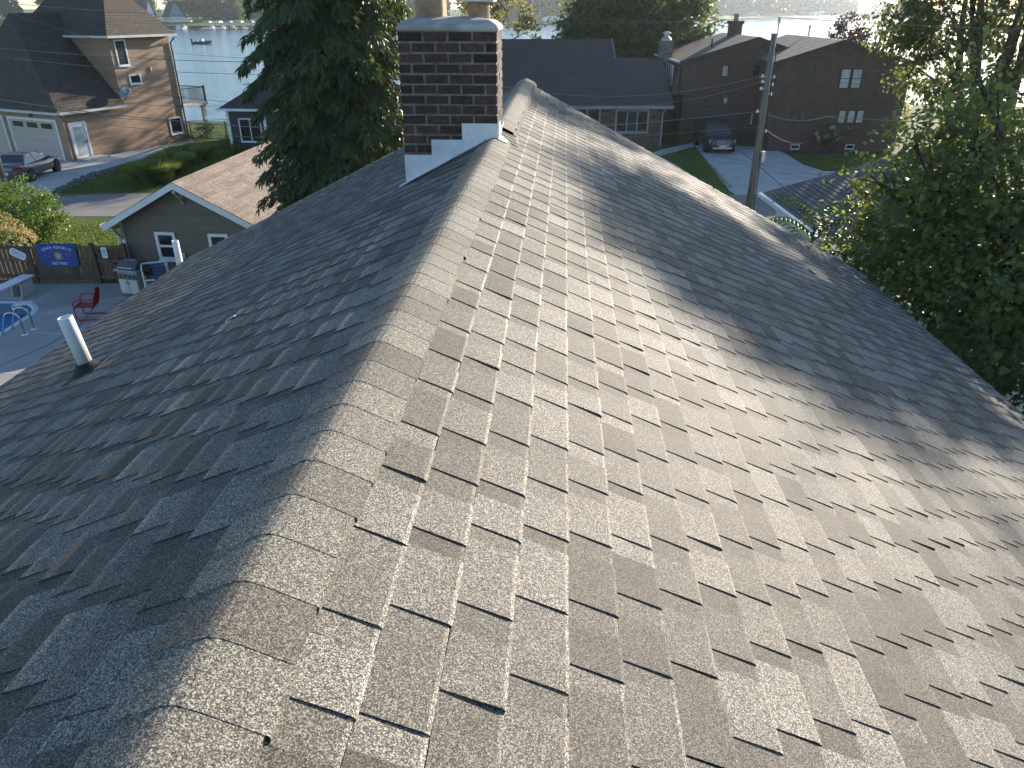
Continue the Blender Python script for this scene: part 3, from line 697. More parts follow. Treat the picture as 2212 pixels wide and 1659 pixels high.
# ------------------------------------------------------------------ low house with wide dark roof, centre
M['trimdim'] = mat('dull_grey_trim', (.30, .30, .305), .55, .15, 3, dirt=.2)
ch = thing('stone_ranch_house', 'low stone fronted house under a wide plain charcoal roof', 'house', (-7, 50.3, 0))
mb = MB(); mb.box(0, 16.9, 0, 6.5, 0, 2.55); mb.prism([(.02, .1, 2.54), (.02, 14.4, 2.54), (.02, 7.2, 6.0)], (13.8, 0, 0)); mb.prism([(13.9, .2, 2.54), (13.9, 9, 2.54), (13.9, 4.6, 4.7)], (2.9, 0, 0)); mb.build('wall', M['stone'], ch)
ex = MB()
roofplane(ch, [(-.4, -.45, 2.6), (17.35, -.45, 2.6), (17.35, 4.75, 5.12), (14.05, 4.75, 5.12), (14.05, 7.1, 6.27), (-.4, 7.1, 6.27)], None, .16, extra=ex, seed=31)
roofplane(ch, [(-.4, 14.6, 2.6), (14.05, 14.6, 2.6), (14.05, 7.1, 6.27), (-.4, 7.1, 6.27)], None, .16, extra=ex, seed=32)
roofplane(ch, [(14.06, 9.9, 2.6), (17.35, 9.9, 2.6), (17.35, 4.75, 5.12), (14.06, 4.75, 5.12)], None, .16, extra=ex, seed=33)
ex.build('roof', M['roof_dark'], ch)
bar(ch, 'gutter', M['trimdim'], (-.4, -.52, 2.56), (17.35, -.52, 2.56), .12, .18)
bar(ch, 'rake_trim', M['trimdim'], (14.09, 4.75, 5.13), (14.09, 7.1, 6.28), .05, .1)
mb = MB(); mb.tube([(16.9, -.5, 2.5), (16.75, -.1, 2.2), (16.75, -.08, .1)], .05, 8); mb.build('downspout', M['trimdim'], ch)
O, A, N = (0, 0, 0), X_, -Y_
wpx(ch, O, A, N, 1365, 262, 72, 50, frame='trimdim', glass='glass', fw=.1, cols=3)
wpx(ch, O, A, N, 1282, 255, 30, 46, frame='trimdim', glass='glass', fw=.1, cols=1)
sc_ = thing('stone_chimney', 'grey stone chimney with round metal cap behind the charcoal roof', 'chimney', (10.75, 56.4, 0))
mb = MB(); mb.box(-.42, .42, -.42, .42, 0, 6.2); mb.box(-.46, .46, -.46, .46, 5.95, 6.1); mb.build('stack', M['brick_tan'], sc_)
mb = MB(); mb.lathe([(.36, 6.2), (.36, 6.3), (.2, 6.45), (.16, 6.48), (.16, 6.62), (.3, 6.64), (.3, 6.7), (.1, 6.78), (0, 6.8)], (0, 0, 0), 20); mb.build('chimney_cap', M['galv'], sc_)

# ------------------------------------------------------------------ brown brick houses, right
bh = thing('brick_house', 'brown brick house with dark garage door and low pitched gable', 'house', (11.5, 52.8, 0))
def gable_wall(par, x0, x1, apx, ze0, ze1, za, depth, m, name='wall'):
    mb = MB(); mb.prism([(x0, 0, 0), (x1, 0, 0), (x1, 0, ze1), (apx, 0, za), (x0, 0, ze0)], (0, depth, 0)); return mb.build(name, m, par)
gable_wall(bh, 0, 7.0, 4.5, 5.1, 5.7, 6.42, 9, M['brick_house'])
ex = MB()
roofplane(bh, [(-.45, -.3, 5.08), (-.45, 9, 5.08), (4.5, 9, 6.55), (4.5, -.3, 6.55)], None, extra=ex, seed=41)
roofplane(bh, [(7.4, -.3, 5.62), (7.4, 9, 5.62), (4.5, 9, 6.55), (4.5, -.3, 6.55)], None, extra=ex, seed=42)
roofplane(bh, [(-2.6, 1.2, 2.55), (1.0, 1.2, 2.55), (1.0, 2.6, 3.1), (-2.6, 2.6, 3.1)], None, extra=ex, seed=43)
ex.build('roof', M['roof_brown'], bh)
M['bay_brown'] = mat('brown_bay_siding', (.085, .058, .045), .7, .15, 3)
M['brownpaint'] = mat('dark_brown_paint', (.045, .034, .03), .6, .15, 3)
bar(bh, 'fascia', M['brownpaint'], (-.48, -.34, 5.0), (4.5, -.34, 6.47), .04, .2); bar(bh, 'fascia', M['brownpaint'], (7.42, -.34, 5.54), (4.5, -.34, 6.47), .04, .2)
bar(bh, 'gutter', M['trimgrey'], (-.52, -.3, 5.05), (-.52, 9, 5.05), .1, .12)
mb = MB(); mb.prism([(-.9, -.06, 3.0), (.55, -.06, 3.0), (.95, -.06, 5.05), (-.3, -.06, 5.05)], (0, 5, 0)); mb.build('upper_bay', M['bay_brown'], bh)
O, A, N = (-.62, 0, 0), Y_, -X_
for a in (.8, 2.3): window(bh, (-.72, 0, 0), Y_, -X_, a, 4.2, .7, 1.1, frame='trimgrey', glass='glass_lit')
mb = MB(); mb.box(-2.3, 0, 1.8, 6, 0, 2.55); mb.build('entry', M['brick_house'], bh)
mb = MB(); mb.tube([(-.3, -.1, 4.8), (-.28, -.1, .1)], .05, 7); mb.build('downspout', M['black'], bh)
O, A, N = (0, 0, 0), X_, -Y_
wpx(bh, O, A, N, 1566, 153, 15, 26, frame='brownpaint', glass='glass_lit', fw=.06)
wpx(bh, O, A, N, 1634, 153, 17, 26, frame='brownpaint', glass='glass', fw=.06)
wpx(bh, O, A, N, 1626, 257, 14, 28, frame='brownpaint', glass='glass_lit', fw=.06)
M['greydoor'] = mat('dark_grey_garage_door', (.045, .045, .055), .5, .1, 3)
a0 = hit(1502, 280, bh.location, -Y_).x - 11.5; a1 = hit(1596, 280, bh.location, -Y_).x - 11.5
mb = MB()
for b in ((a0 - .1, a0, 0, 2.3), (a1, a1 + .1, 0, 2.3), (a0, a1, 2.2, 2.3)): fbox(mb, O, A, N, *b, 0, .05)
d = mb.build('garage_door', M['brownpaint'], bh)
for k in range(4): mb = MB(); fbox(mb, O, A, N, a0 + .002, a1 - .002, k * .55 + .002, k * .55 + .54, .002, .024); mb.build('door_panel', M['greydoor'], d)
c = hit(1566, 217, bh.location, -Y_); mb = MB(); mb.lathe([(.06, -.2), (.13, -.05), (.13, .12), (.02, .2)], (c.x - 11.5, -.14, c.z), 10); mb.box(c.x - 11.55, c.x - 11.45, -.1, 0, c.z - .05, c.z + .05); mb.build('wall_lamp', M['trimgrey'], bh)
c = hit(1566, 230, bh.location, -Y_); mb = MB(); fbox(mb, O, A, N, c.x - 11.72, c.x - 11.28, c.z - .07, c.z + .07, 0, .03); mb.build('house_plaque', M['black'], bh)
bc = thing('brick_chimney', 'square brown brick chimney on the ridge of the brick house', 'chimney', (16.0, 58.5, 0))
mb = MB(); mb.box(-.42, .42, -.35, .35, 5.4, 7.35); mb.box(-.5, .5, -.43, .43, 7.2, 7.42); mb.build('stack', M['brick_house'], bc); mb = MB(); mb.lathe([(.17, 7.4), (.17, 7.75), (.24, 7.8), (.0, 7.9)], (0, 0, 0), 12); mb.build('flue_liner', M['flue'], bc)
mb = MB(); mb.lathe([(.06, 5.5), (.06, 6.35)], (13.6, 55.0, 0), 10); o = mb.build('vent_pipe', M['black']); tag(o, 'short black vent pipe on the left plane of the brick house roof', 'vent pipe')

bh2 = thing('brick_house', 'brown brick house with two tall bright windows and three small ones', 'house', (16.4, 49.0, 0))
gable_wall(bh2, 0, 8.2, 3.6, 5.2, 5.3, 6.4, 10, M['brick_house'])
ex = MB()
roofplane(bh2, [(-.4, -.3, 5.28), (-.4, 10, 5.28), (3.6, 10, 6.52), (3.6, -.3, 6.52)], None, extra=ex, seed=51)
roofplane(bh2, [(8.6, -.3, 5.2), (8.6, 10, 5.2), (3.6, 10, 6.52), (3.6, -.3, 6.52)], None, extra=ex, seed=52)
M['roof_br2'] = shinglemat('tan_brown_shingles', [(.2, (.13, .10, .08)), (.9, (.22, .175, .14))], 40, (.75, 1.3), .6, .3)
ex.build('roof', M['roof_br2'], bh2)
bar(bh2, 'fascia', M['brownpaint'], (-.42, -.34, 5.2), (3.6, -.34, 6.44), .04, .2); bar(bh2, 'fascia', M['brownpaint'], (8.62, -.34, 5.12), (3.6, -.34, 6.44), .04, .2)
wpx(bh2, O, A, N, 1751, 161, 21, 38, frame='brownpaint', glass='glass_green', fw=.06, rows=2)
wpx(bh2, O, A, N, 1825, 170, 23, 44, frame='brownpaint', glass='glass_lit', fw=.06, rows=2)
wpx(bh2, O, A, N, 1850, 170, 23, 44, frame='brownpaint', glass='glass_lit', fw=.06, rows=2)
for cx in (1818, 1838, 1857): wpx(bh2, O, A, N, cx, 252, 17, 29, frame='brownpaint', glass='glass_lit', fw=.05)
for cx in (1717, 1734): wpx(bh2, O, A, N, cx, 249, 15, 25, frame='brownpaint', glass='glass_green', fw=.06)
for cx in (1717, 1835): wpx(bh2, O, A, N, cx, 317, 19, 10, frame='trimgrey', glass='glass', fw=.05)
mb = MB(); mb.lathe([(.05, 0), (.05, 1.15), (.1, 1.2), (.1, 1.3), (.02, 1.32)], (0, 0, 0), 10); o = mb.build('vent_pipe', M['galv']); p = AY(1744, 92, 56.0); o.location = (p.x, 56, 5.85); tag(o, 'tall thin metal vent pipe on the tan brown roof', 'vent pipe')
# window well cover, small white sign, electric box by the brick wall
p = G(1712, 321); ww = thing('window_well', 'pale metal frame over the basement window well by the brick wall', 'window well', p)
mb = MB()
for a, b_ in (((-.7, -.5, .35), (.7, -.5, .35)), ((-.7, .5, .5), (.7, .5, .5)), ((-.7, -.5, .35), (-.7, .5, .5)), ((.7, -.5, .35), (.7, .5, .5)), ((-.7, -.5, 0), (-.7, -.5, .35)), ((.7, -.5, 0), (.7, -.5, .35))): mb.tube([a, b_], .03, 6)
mb.build('frame', M['trimgrey'], ww)
mb = MB(); mb.lathe([(.5, 0), (.5, .14), (.44, .14), (.44, .0)], (0, -.1, 0), 16); mb.build('rim', M['concrete'], ww)
p = G(1656, 322); ys = thing('yard_sign', 'small blue and white yard sign beside the utility pole and brick wall', 'sign', p)
mb = MB(); mb.box(-.16, .16, -.01, .01, .5, .85); mb.build('panel', mat('blue_violet_sign', (.25, .22, .55), .5, .2, 6), ys, bevel=.01); mb = MB(); mb.tube([(0, 0, 0), (0, 0, .5)], .012, 6); mb.build('stake', M['galv'], ys)

# ------------------------------------------------------------------ neighbour roof, lower right
nh = thing('neighbour_house', 'white house with a dark shingle roof and white gutter beyond the right eave', 'house', (7.9, 18.0, 0))
ex = MB(); roofplane(nh, [(0, -6, 3.0), (0, 5.4, 3.0), (5.5, 5.4, 4.6), (5.5, -6, 4.6)], None, extra=ex, seed=61, course=.16); roofplane(nh, [(11, -6, 3.0), (11, 5.4, 3.0), (5.5, 5.4, 4.6), (5.5, -6, 4.6)], None, extra=ex, seed=62, course=.16)
M['roof_nb'] = shinglemat('slate_brown_shingles', [(.2, (.075, .068, .07)), (.9, (.15, .135, .13))], 60, (.7, 1.35), .8, .3); ex.build('roof', M['roof_nb'], nh)
bar(nh, 'gutter', M['white'], (-.06, -6, 2.96), (-.06, 5.4, 2.96), .12, .12)
mb = MB(); mb.prism([(.4, 0, 0), (10.6, 0, 0), (10.6, 0, 2.95), (5.5, 0, 4.4), (.4, 0, 2.95)], (0, 5.0, 0)); mb.prism([(.4, -5.6, 0), (10.6, -5.6, 0), (10.6, -5.6, 2.95), (5.5, -5.6, 4.4), (.4, -5.6, 2.95)], (0, 5.59, 0)); mb.build('wall', M['white'], nh)

# ------------------------------------------------------------------ taupe garage with tan roof
gp = AY(380, 600, 23.2)
gr = thing('detached_garage', 'small taupe garage with white trim and a tan shingle gable roof', 'garage', (-10.35, 23.2, 0), -R(5))
HW = 2.28; zE = 2.22
mb = MB(); sl_ = .53
mb.prism([(-HW, .02, 0), (HW, .02, 0), (HW, .02, 2.25), (0, .02, 3.40), (-HW, .02, 2.25)], (0, 7, 0))
clap(mb, (-HW, 0, 0), X_, -Y_, 0, 2 * HW, 0, 3.4, top=lambda z: (0, 2 * HW) if z < 2.25 else ((z - 2.25) / .504, 2 * HW - (z - 2.25) / .504), pitch=.11, lap=.012)
clap(mb, (-HW, 0, 0), Y_, -X_, 0, 7, 0, 2.2, pitch=.11); clap(mb, (HW, 0, 0), Y_, X_, 0, 7, 0, 2.2, pitch=.11)
mb.build('wall', M['siding_taupe'], gr)
ex = MB(); rp = 2.11 + .04
roofplane(gr, [(-2.56, -.5, 2.12), (-2.56, 7.4, 2.12), (0, 7.4, 3.48), (0, -.5, 3.48)], None, .14, extra=ex, seed=71); roofplane(gr, [(2.56, -.5, 2.12), (2.56, 7.4, 2.12), (0, 7.4, 3.48), (0, -.5, 3.48)], None, .14, extra=ex, seed=72)
ex.build('roof', M['roof_tan'], gr)
for s in (-1, 1):
    mb = MB(); mb.prism([(s * 2.58, -.53, 2.10), (0, -.53, 3.47), (0, -.53, 3.27), (s * 2.58, -.53, 1.90)], (0, .035, 0)); mb.build('rake_board', M['white'], gr)
    mb = MB(); mb.box(s * HW - .05, s * HW + .05, -.035, .06, 0, 2.18); mb.build('corner_board', M['white'], gr)
M['bracket'] = mat('taupe_bracket_paint', (.42, .37, .31), .6, .1, 4)
for x, z in ((0, 3.22), (-2.3, 2.02), (2.3, 2.02)):
    mb = MB(); mb.box(x - .045, x + .045, -.5, 0, z - .09, z); mb.box(x - .045, x + .045, -.08, -.002, z - .5, z - .09); mb.prism([(x - .035, -.44, z - .09), (x - .035, -.36, z - .09), (x - .035, -.08, z - .40), (x - .035, -.08, z - .48)], (.07, 0, 0)); mb.build('bracket', M['bracket'], gr)
mb = MB(); mb.tube([(-2.62, -.3, 2.05), (-2.42, -.06, 1.8), (-2.42, -.06, .1)], .04, 8); mb.build('downspout', M['white'], gr)
bar(gr, 'gutter', M['white'], (-2.62, -.5, 2.06), (-2.62, 7.4, 2.06), .1, .1)
O, A, N = (-HW, 0, 0), X_, -Y_
wpx(gr, O, A, N, 362, 531, 43, 60, frame='white', glass='glass', fw=.10, rows=2); wpx(gr, O, A, N, 476, 535, 43, 60, frame='white', glass='glass', fw=.10, rows=2)
mb = MB(); fbox(mb, O, A, N, 1.85, 2.0, .95, 1.12, .012, .1); mb.build('electric_box', M['trimgrey'], gr)

# ------------------------------------------------------------------ fence, gate and what hangs on them
FY = 23.0; DZ = .15
def picket_run(x0, x1, z0, ztop, r, gap=.018):
    mb = MB(); x = x0
    while x < x1 - .04:
        wd = .135 + r.uniform(-.006, .006); xe = min(x1, x + wd); zt = ztop((x + xe) / 2) + r.uniform(-.012, .012); t = r.random(); ln = r.uniform(-.006, .006); y = FY + r.uniform(-.004, .004)
        c = .03
        mb.prism([(x, y, z0), (xe, y, z0), (xe + ln, y, zt - c), (xe - c + ln, y, zt), (x + c + ln, y, zt), (x + ln, y, zt - c)], (0, .018, 0), t)
        x = xe + gap * r.uniform(.4, 1.6)
    return mb
fe = thing('wooden_fence', 'weathered brown picket fence with scalloped top behind the pool deck', 'fence', (0, 0, 0))
r = random.Random(4); posts = [-21.8, -19.7, -17.62, -15.58, -13.52]
for a, b_ in zip(posts[:-1], posts[1:]):
    f = picket_run(a + .08, b_ - .08, .28, lambda x: 1.36 + .16 * math.sin(math.pi * (x - a) / (b_ - a)), r, .022); f.build('picket_panel', M['wood_fence'], fe)
    for z in (.42, .95, 1.36):
        mb = MB(); mb.box(a + .07, b_ - .07, FY - .045, FY - .006, z - .045, z + .045, r.random()); mb.build('rail', M['wood_fence'], fe)
    mb = MB(); mb.box(a + .07, b_ - .07, FY - .02, FY + .03, .05, .27, r.random()); mb.build('kick_board', M['wood_fence'], fe)
for x in posts: mb = MB(); mb.box(x - .065, x + .065, FY - .07, FY + .06, 0, 1.5, .2); mb.build('post', M['wood_fence'], fe, bevel=.008)
ga = thing('wooden_gate', 'brown wooden gate with diagonal brace between fence and garage', 'gate', (0, 0, 0))
picket_run(-13.43, -12.56, .28, lambda x: 1.42, r, .008).build('picket_panel', mat('reddish_gate_wood', (.17, .095, .06), .85, .35, 5, .3, stretch=(6, 6, .5), tone=.4), ga)
for z in (.38, .92, 1.38): mb = MB(); mb.box(-13.43, -12.56, FY - .04, FY - .006, z - .045, z + .045, .7); mb.build('rail', M['wood_fence'], ga)
mb = MB(); mb.prism([(-13.42, FY - .062, 1.34), (-13.42, FY - .062, 1.22), (-12.58, FY - .062, .42), (-12.58, FY - .062, .54)], (0, .02, 0), .3); mb.build('brace', M['wood_fence'], ga)
mb = MB(); mb.box(-12.70, -12.60, FY - .10, FY - .06, .98, 1.04); mb.tube([(-12.66, FY - .1, .9), (-12.66, FY - .14, .96), (-12.66, FY - .1, 1.1)], .012, 6); mb.build('latch', M['black'], ga)
mb = MB(); mb.box(-12.55, -12.43, FY - .06, FY + .06, 0, 1.48, .2); mb.build('post', M['wood_fence'], ga)

def text_mb(s, size, extr=.002, place=None, mbx=None, align='CENTER'):
    """lettering as real mesh; place(x, z) -> point"""
    cu = bpy.data.curves.new('t', 'FONT'); cu.body = s; cu.size = size; cu.align_x = align; cu.extrude = extr; cu.offset = size * .012
    o = bpy.data.objects.new('t', cu); COL.objects.link(o); dg = bpy.context.evaluated_depsgraph_get(); e = o.evaluated_get(dg); me = e.to_mesh()
    mb = mbx or MB(); vs = [place(v.co.x, v.co.y, v.co.z) for v in me.vertices]; mb.mesh(vs, [tuple(p.vertices) for p in me.polygons], .5)
    e.to_mesh_clear(); bpy.data.objects.remove(o); bpy.data.curves.remove(cu); return mb
# blue banner
P0 = Vector((0, FY - .075, 0)); c0, c1 = hit(78, 527, P0, Y_), hit(160, 529, P0, Y_); c2, c3 = hit(108, 573, P0, Y_), hit(170, 574, P0, Y_)
BW, BHt = c1.x - c0.x, c0.z - (c2.z + c3.z) / 2
bn = thing('blue_banner', 'blue cloth banner with a yellow sun hung on the wooden fence', 'banner', ((c0.x + c1.x) / 2, FY - .085, (c0.z + c2.z) / 2))
def bp(u, v, n=0):    # banner surface: u -.5..+.5, v -.5..+.5
    belly = .10 * (.5 - v) * (1 - 4 * u * u) * BHt
    y = -.02 * math.sin(u * 9 + v * 3) * (.6 - v * .7) - .018 * (.5 - v) * math.sin(u * 4) - n
    return Vector((u * BW * (1 + .03 * v), y, v * BHt - belly * .6))
mb = MB(); nu, nv = 36, 20
for i in range(nu):
    for j in range(nv):
        q = lambda a, b_: bp(-.5 + a / nu, -.5 + b_ / nv)
        mb.face([q(i, j), q(i + 1, j), q(i + 1, j + 1), q(i, j + 1)])
mb.build('cloth', mat('blue_banner_cloth', (.035, .075, .27), .8, .12, 5), bn, smooth=True)
mb = MB(); txt = 'CONCH REPUBLIC'; n = len(txt)
for i, chh in enumerate(txt):
    if chh == ' ': continue
    a = (i - (n - 1) / 2) / (n - 1) * 1.25; cx, cz = .36 * math.sin(a) / math.sin(.625) * .98, .30 - .11 * (1 - math.cos(a)) / (1 - math.cos(.625))
    ca, sa = math.cos(-a * .5), math.sin(-a * .5)
    text_mb(chh, .115, .001, lambda x, y, z, cx=cx, cz=cz, ca=ca, sa=sa: bp(cx + (x * ca - y * sa) / BW, cz + (x * sa + y * ca) / BHt, .006 + z), mb)
text_mb('KEY WEST', .115, .001, lambda x, y, z: bp(x / BW, -.41 + y / BHt, .006 + z), mb)
M['letters'] = mat('pale_lettering', (.62, .66, .70), .7, .05, 4)
mb.build('lettering', M['letters'], bn)
mb = MB()
for k in range(24):
    a = 2 * math.pi * k / 24; ro = .19 if k % 2 == 0 else .14
    P = lambda r_, t: bp(r_ * math.cos(t) / BW, -.02 + r_ * math.sin(t) / BHt, .005)
    mb.face([P(.085, a - .1), P(ro, a), P(.085, a + .1)])
mb.face([bp(.085 * math.cos(2 * math.pi * k / 24) / BW, -.02 + .085 * math.sin(2 * math.pi * k / 24) / BHt, .0065) for k in range(24)])
mb.build('sun_emblem', mat('yellow_print', (.50, .40, .10), .75, .1, 6), bn)
mb = MB()
mb.face([bp(x / BW, -.02 + z / BHt, .009) for x, z in ((0, -.055), (.03, -.01), (.038, .03), (.018, .052), (-.02, .05), (-.04, .02), (-.028, -.02))]); mb.build('shell_emblem', mat('pale_olive_print', (.42, .42, .25), .75, .2, 20), bn)
mb = MB()
for x, z in ((-.33, .1), (-.28, -.06), (-.22, .12), (-.36, -.03), (.22, .08), (.27, -.02), (.31, .1), (.35, .03), (.24, .16), (-.14, .16)):
    mb.face([bp((x + .014 * (1 if k % 2 == 0 else .4) * math.cos(math.pi / 2 + k * math.pi / 5)) , z + .022 * (1 if k % 2 == 0 else .4) * math.sin(math.pi / 2 + k * math.pi / 5), .005) for k in range(10)])
mb.build('star_prints', M['letters'], bn)
# two plaques
c = hit(38, 549, P0, Y_); pl = thing('fence_plaque', 'white plaque with notched corners hanging tilted on the fence panel', 'sign', (c.x, FY - .07, c.z)); pl.rotation_euler = (0, R(28), 0)
mb = MB(); mb.prism([(-.26, 0, -.06), (-.2, 0, -.13), (.2, 0, -.13), (.26, 0, -.06), (.26, 0, .06), (.2, 0, .13), (-.2, 0, .13), (-.26, 0, .06)], (0, .015, 0)); mb.build('board', M['white'], pl)
M['ink'] = mat('blue_grey_ink', (.16, .22, .33), .7, .1, 6); mb = MB()
for k in range(3):
    x = -.19
    while x < .16: wd = rng.uniform(.03, .08); mb.box(x, x + wd, -.003, -.001, .05 - .055 * k, .072 - .055 * k + rng.uniform(-.006, .01)); x += wd + .018
mb.build('scribbles', M['ink'], pl)
c = hit(225, 546, P0, Y_); pl = thing('gate_plaque', 'small white scalloped plaque hanging upright on the gate', 'sign', (c.x, FY - .07, c.z))
mb = MB(); mb.prism([(-.09, 0, -.15), (-.05, 0, -.18), (.05, 0, -.18), (.09, 0, -.15), (.09, 0, .15), (.05, 0, .18), (-.05, 0, .18), (-.09, 0, .15)], (0, .015, 0)); mb.build('board', M['white'], pl)
mb = MB()
for z in (.1, .05, -.02, -.09): mb.box(-.06, .06, -.003, -.001, z, z + .022)
mb.prism([(-.04, -.0032, .03), (.04, -.0032, .03), (0, -.0032, -.02)], (0, .002, 0)); mb.build('scribbles', M['ink'], pl)

# ------------------------------------------------------------------ pool deck and pool
pool = thing('swimming_pool', 'blue swimming pool with rounded corner set in the grey deck', 'pool', (0, 0, 0))
def rr(x0, x1, y0, y1, r0, n=10):
    out = []
    for cx, cy, a0 in ((x1 - r0, y1 - r0, 0), (x0 + r0, y1 - r0, 90), (x0 + r0, y0 + r0, 180), (x1 - r0, y0 + r0, 270)):
        for k in range(n + 1): a = R(a0 + 90 * k / n); out.append((cx + r0 * math.cos(a), cy + r0 * math.sin(a)))
    return out
inn = rr(-21, -14.28, 12, 21.16, 1.05); out = rr(-21.17, -14.11, 11.83, 21.33, 1.2); mid = rr(-21.05, -14.23, 11.95, 21.21, 1.1)
mb = MB(); nn = len(inn)
for i in range(nn):
    j = (i + 1) % nn
    mb.face([(*out[i], DZ + .012), (*out[j], DZ + .012), (*mid[j], DZ + .035), (*mid[i], DZ + .035)]); mb.face([(*mid[i], DZ + .035), (*mid[j], DZ + .035), (*inn[j], DZ + .0), (*inn[i], DZ + .0)])
    mb.face([(*out[i], DZ - .02), (*out[j], DZ - .02), (*out[j], DZ + .012), (*out[i], DZ + .012)])
mb.build('coping', mat('pale_blue_white_coping', (.60, .64, .68), .5, .06, 4), pool, smooth=False)
WZ = -.22; mb = MB()
M['liner'] = mat('pool_liner', (.045, .22, .42), .5, .25, 3, stretch=(1, 1, 1))
for i in range(nn): j = (i + 1) % nn; mb.face([(*inn[i], DZ), (*inn[j], DZ), (*inn[j], -1.3), (*inn[i], -1.3)])
mb.face([(*p, -1.3) for p in inn]); mb.build('liner_wall', M['liner'], pool)
mb = MB()
for i in range(nn): j = (i + 1) % nn; n_ = .012; cx, cy = -17.6, 16.6; sh = lambda p: (p[0] + (cx - p[0]) * .003, p[1] + (cy - p[1]) * .003); mb.face([(*sh(inn[i]), DZ - .06), (*sh(inn[j]), DZ - .06), (*sh(inn[j]), WZ + .02), (*sh(inn[i]), WZ + .02)], rng.random())
mb.build('tile_band', mat('grey_patterned_tile', (.14, .20, .26), .4, .5, 9, tone=.3), pool)
m, nt_, b = newmat('pool_water'); b.inputs['Base Color'].default_value = (.02, .21, .50, 1); b.inputs['Roughness'].default_value = .04; b.inputs['Specular IOR Level'].default_value = .5
nt_.links.new(ramp(nt_, noise(nt_, .25, 2), [(.3, (.012, .16, .44)), (.7, (.02, .22, .52))]), b.inputs['Base Color']); bump(nt_, b, noise(nt_, 3, 3), .15, .05)
mb = MB(); mb.face([(*p, WZ) for p in inn]); mb.build('pool_surface', m, pool)
mb = MB()
for b_ in ((-15.35, -15.29, DZ - .22, DZ - .05), (-14.95, -14.89, DZ - .22, DZ - .05), (-15.35, -14.89, DZ - .08, DZ - .04)): mb.box(b_[0], b_[1], 21.10, 21.14, b_[2], b_[3])
mb.build('skimmer_frame', M['white'], pool)
# deck slab with an opening for the pool
mb = MB(); ox = rr(-21.17, -14.11, 11.83, 21.33, 1.2); q = len(ox) // 4
DX0, DX1, DY0, DY1 = -26, -11.95, 6, 22.98
cor = [(DX1, DY1), (DX0, DY1), (DX0, DY0), (DX1, DY0)]
for c in range(4):
    arc = ox[c * q:(c + 1) * q]
    for a, b_ in zip(arc[:-1], arc[1:]): mb.face([(*a, DZ), (*cor[c], DZ), (*b_, DZ)])
    nx = ox[((c + 1) * q) % len(ox)]; mb.face([(*arc[-1], DZ), (*cor[c], DZ), (*cor[(c + 1) % 4], DZ), (*nx, DZ)])
for a, b_ in zip(cor, cor[1:] + cor[:1]): mb.face([(*a, DZ), (*b_, DZ), (*b_, 0), (*a, 0)])
struct(mb.build('pool_deck', M['deck']))
M['joint'] = mat('white_joint_filler', (.55, .56, .56), .8, .15, 5); mb = MB()
def strip(mb, a, b_, w, z): d = (b_ - a).normalized().cross(Vector((0, 0, 1))) * w / 2; u = Vector((0, 0, z)); mb.face([a + d + u, a - d + u, b_ - d + u, b_ + d + u])
for a, b_ in (((66, 660), (140, 613)), ((102, 676), (268, 640)), ((102, 677), (238, 684)), ((45, 716), (160, 723)), ((-20, 806), (50, 806))): strip(mb, G(*a, DZ), G(*b_, DZ), .035, .003)
struct(mb.build('deck_joints', M['joint'])); mb = MB()
for a, b_ in (((105, 745), (170, 705)), ((170, 705), (205, 662)), ((-10, 795), (105, 745)), ((232, 668), (285, 640)), ((205, 662), (262, 655))): strip(mb, G(*a, DZ), G(*b_, DZ), .02, .0045)
struct(mb.build('deck_cracks', M['soil']))
p = G(52, 655, DZ); mb = MB(); mb.box(-.24, .24, -.16, .16, 0, .025); o = mb.build('skimmer_lid', M['white'], bevel=.006); o.location = p + Vector((0, 0, .001)); tag(o, 'flat white square lid on the deck above the pool corner', 'lid')
# ladder rails
for (px_, py_), lb in (((74, 711), 'curved steel pool handrail, the one farther from the white roof pipe'), ((54, 723), 'curved steel pool handrail, the one nearer the white roof pipe')):
    p = G(px_, py_, DZ); hr = thing('pool_handrail', lb, 'handrail', p, 0, 'pool ladder handrails')
    mb = MB(); pts = [(0, 0, 0), (0, 0, .45)] + [(-.22 + .22 * math.cos(a), 0, .45 + .2 * math.sin(a)) for a in [k * math.pi / 10 for k in range(1, 9)]] + [(-.50, 0, .30), (-.66, 0, -.1), (-.70, 0, -.55)]
    mb.tube(pts, .024, 10); mb.build('rail', M['steel'], hr, smooth=True)
    mb = MB(); mb.lathe([(.09, 0), (.09, .012), (.05, .03), (.03, .032)], (0, 0, 0), 18); mb.build('escutcheon', M['white'], hr)
# diving board
db = thing('diving_board', 'white diving board on a low stand pointing over the pool', 'diving board', (-15.35, 22.2, DZ), R(-5))
mb = MB(); mb.prism([(-.2, .1, .48), (.2, .1, .48), (.21, -2.6, .52), (-.21, -2.6, .52)], (0, 0, .06)); mb.build('board', M['white'], db, bevel=.012)
for s in (-1, 1): mb = MB(); mb.prism([(s * .17, -.05, 0), (s * .17, -.65, 0), (s * .17, -.55, .40), (s * .17, -.25, .46), (s * .17, -.02, .46)], (-s * .03, 0, 0)); mb.build('stand', M['trimgrey'], db)
mb = MB(); mb.box(-.24, .24, -.75, .0, 0, .05); mb.tube([(-.16, -.5, .42), (.16, -.5, .42)], .04, 8); mb.build('stand_base', M['concrete'], db)

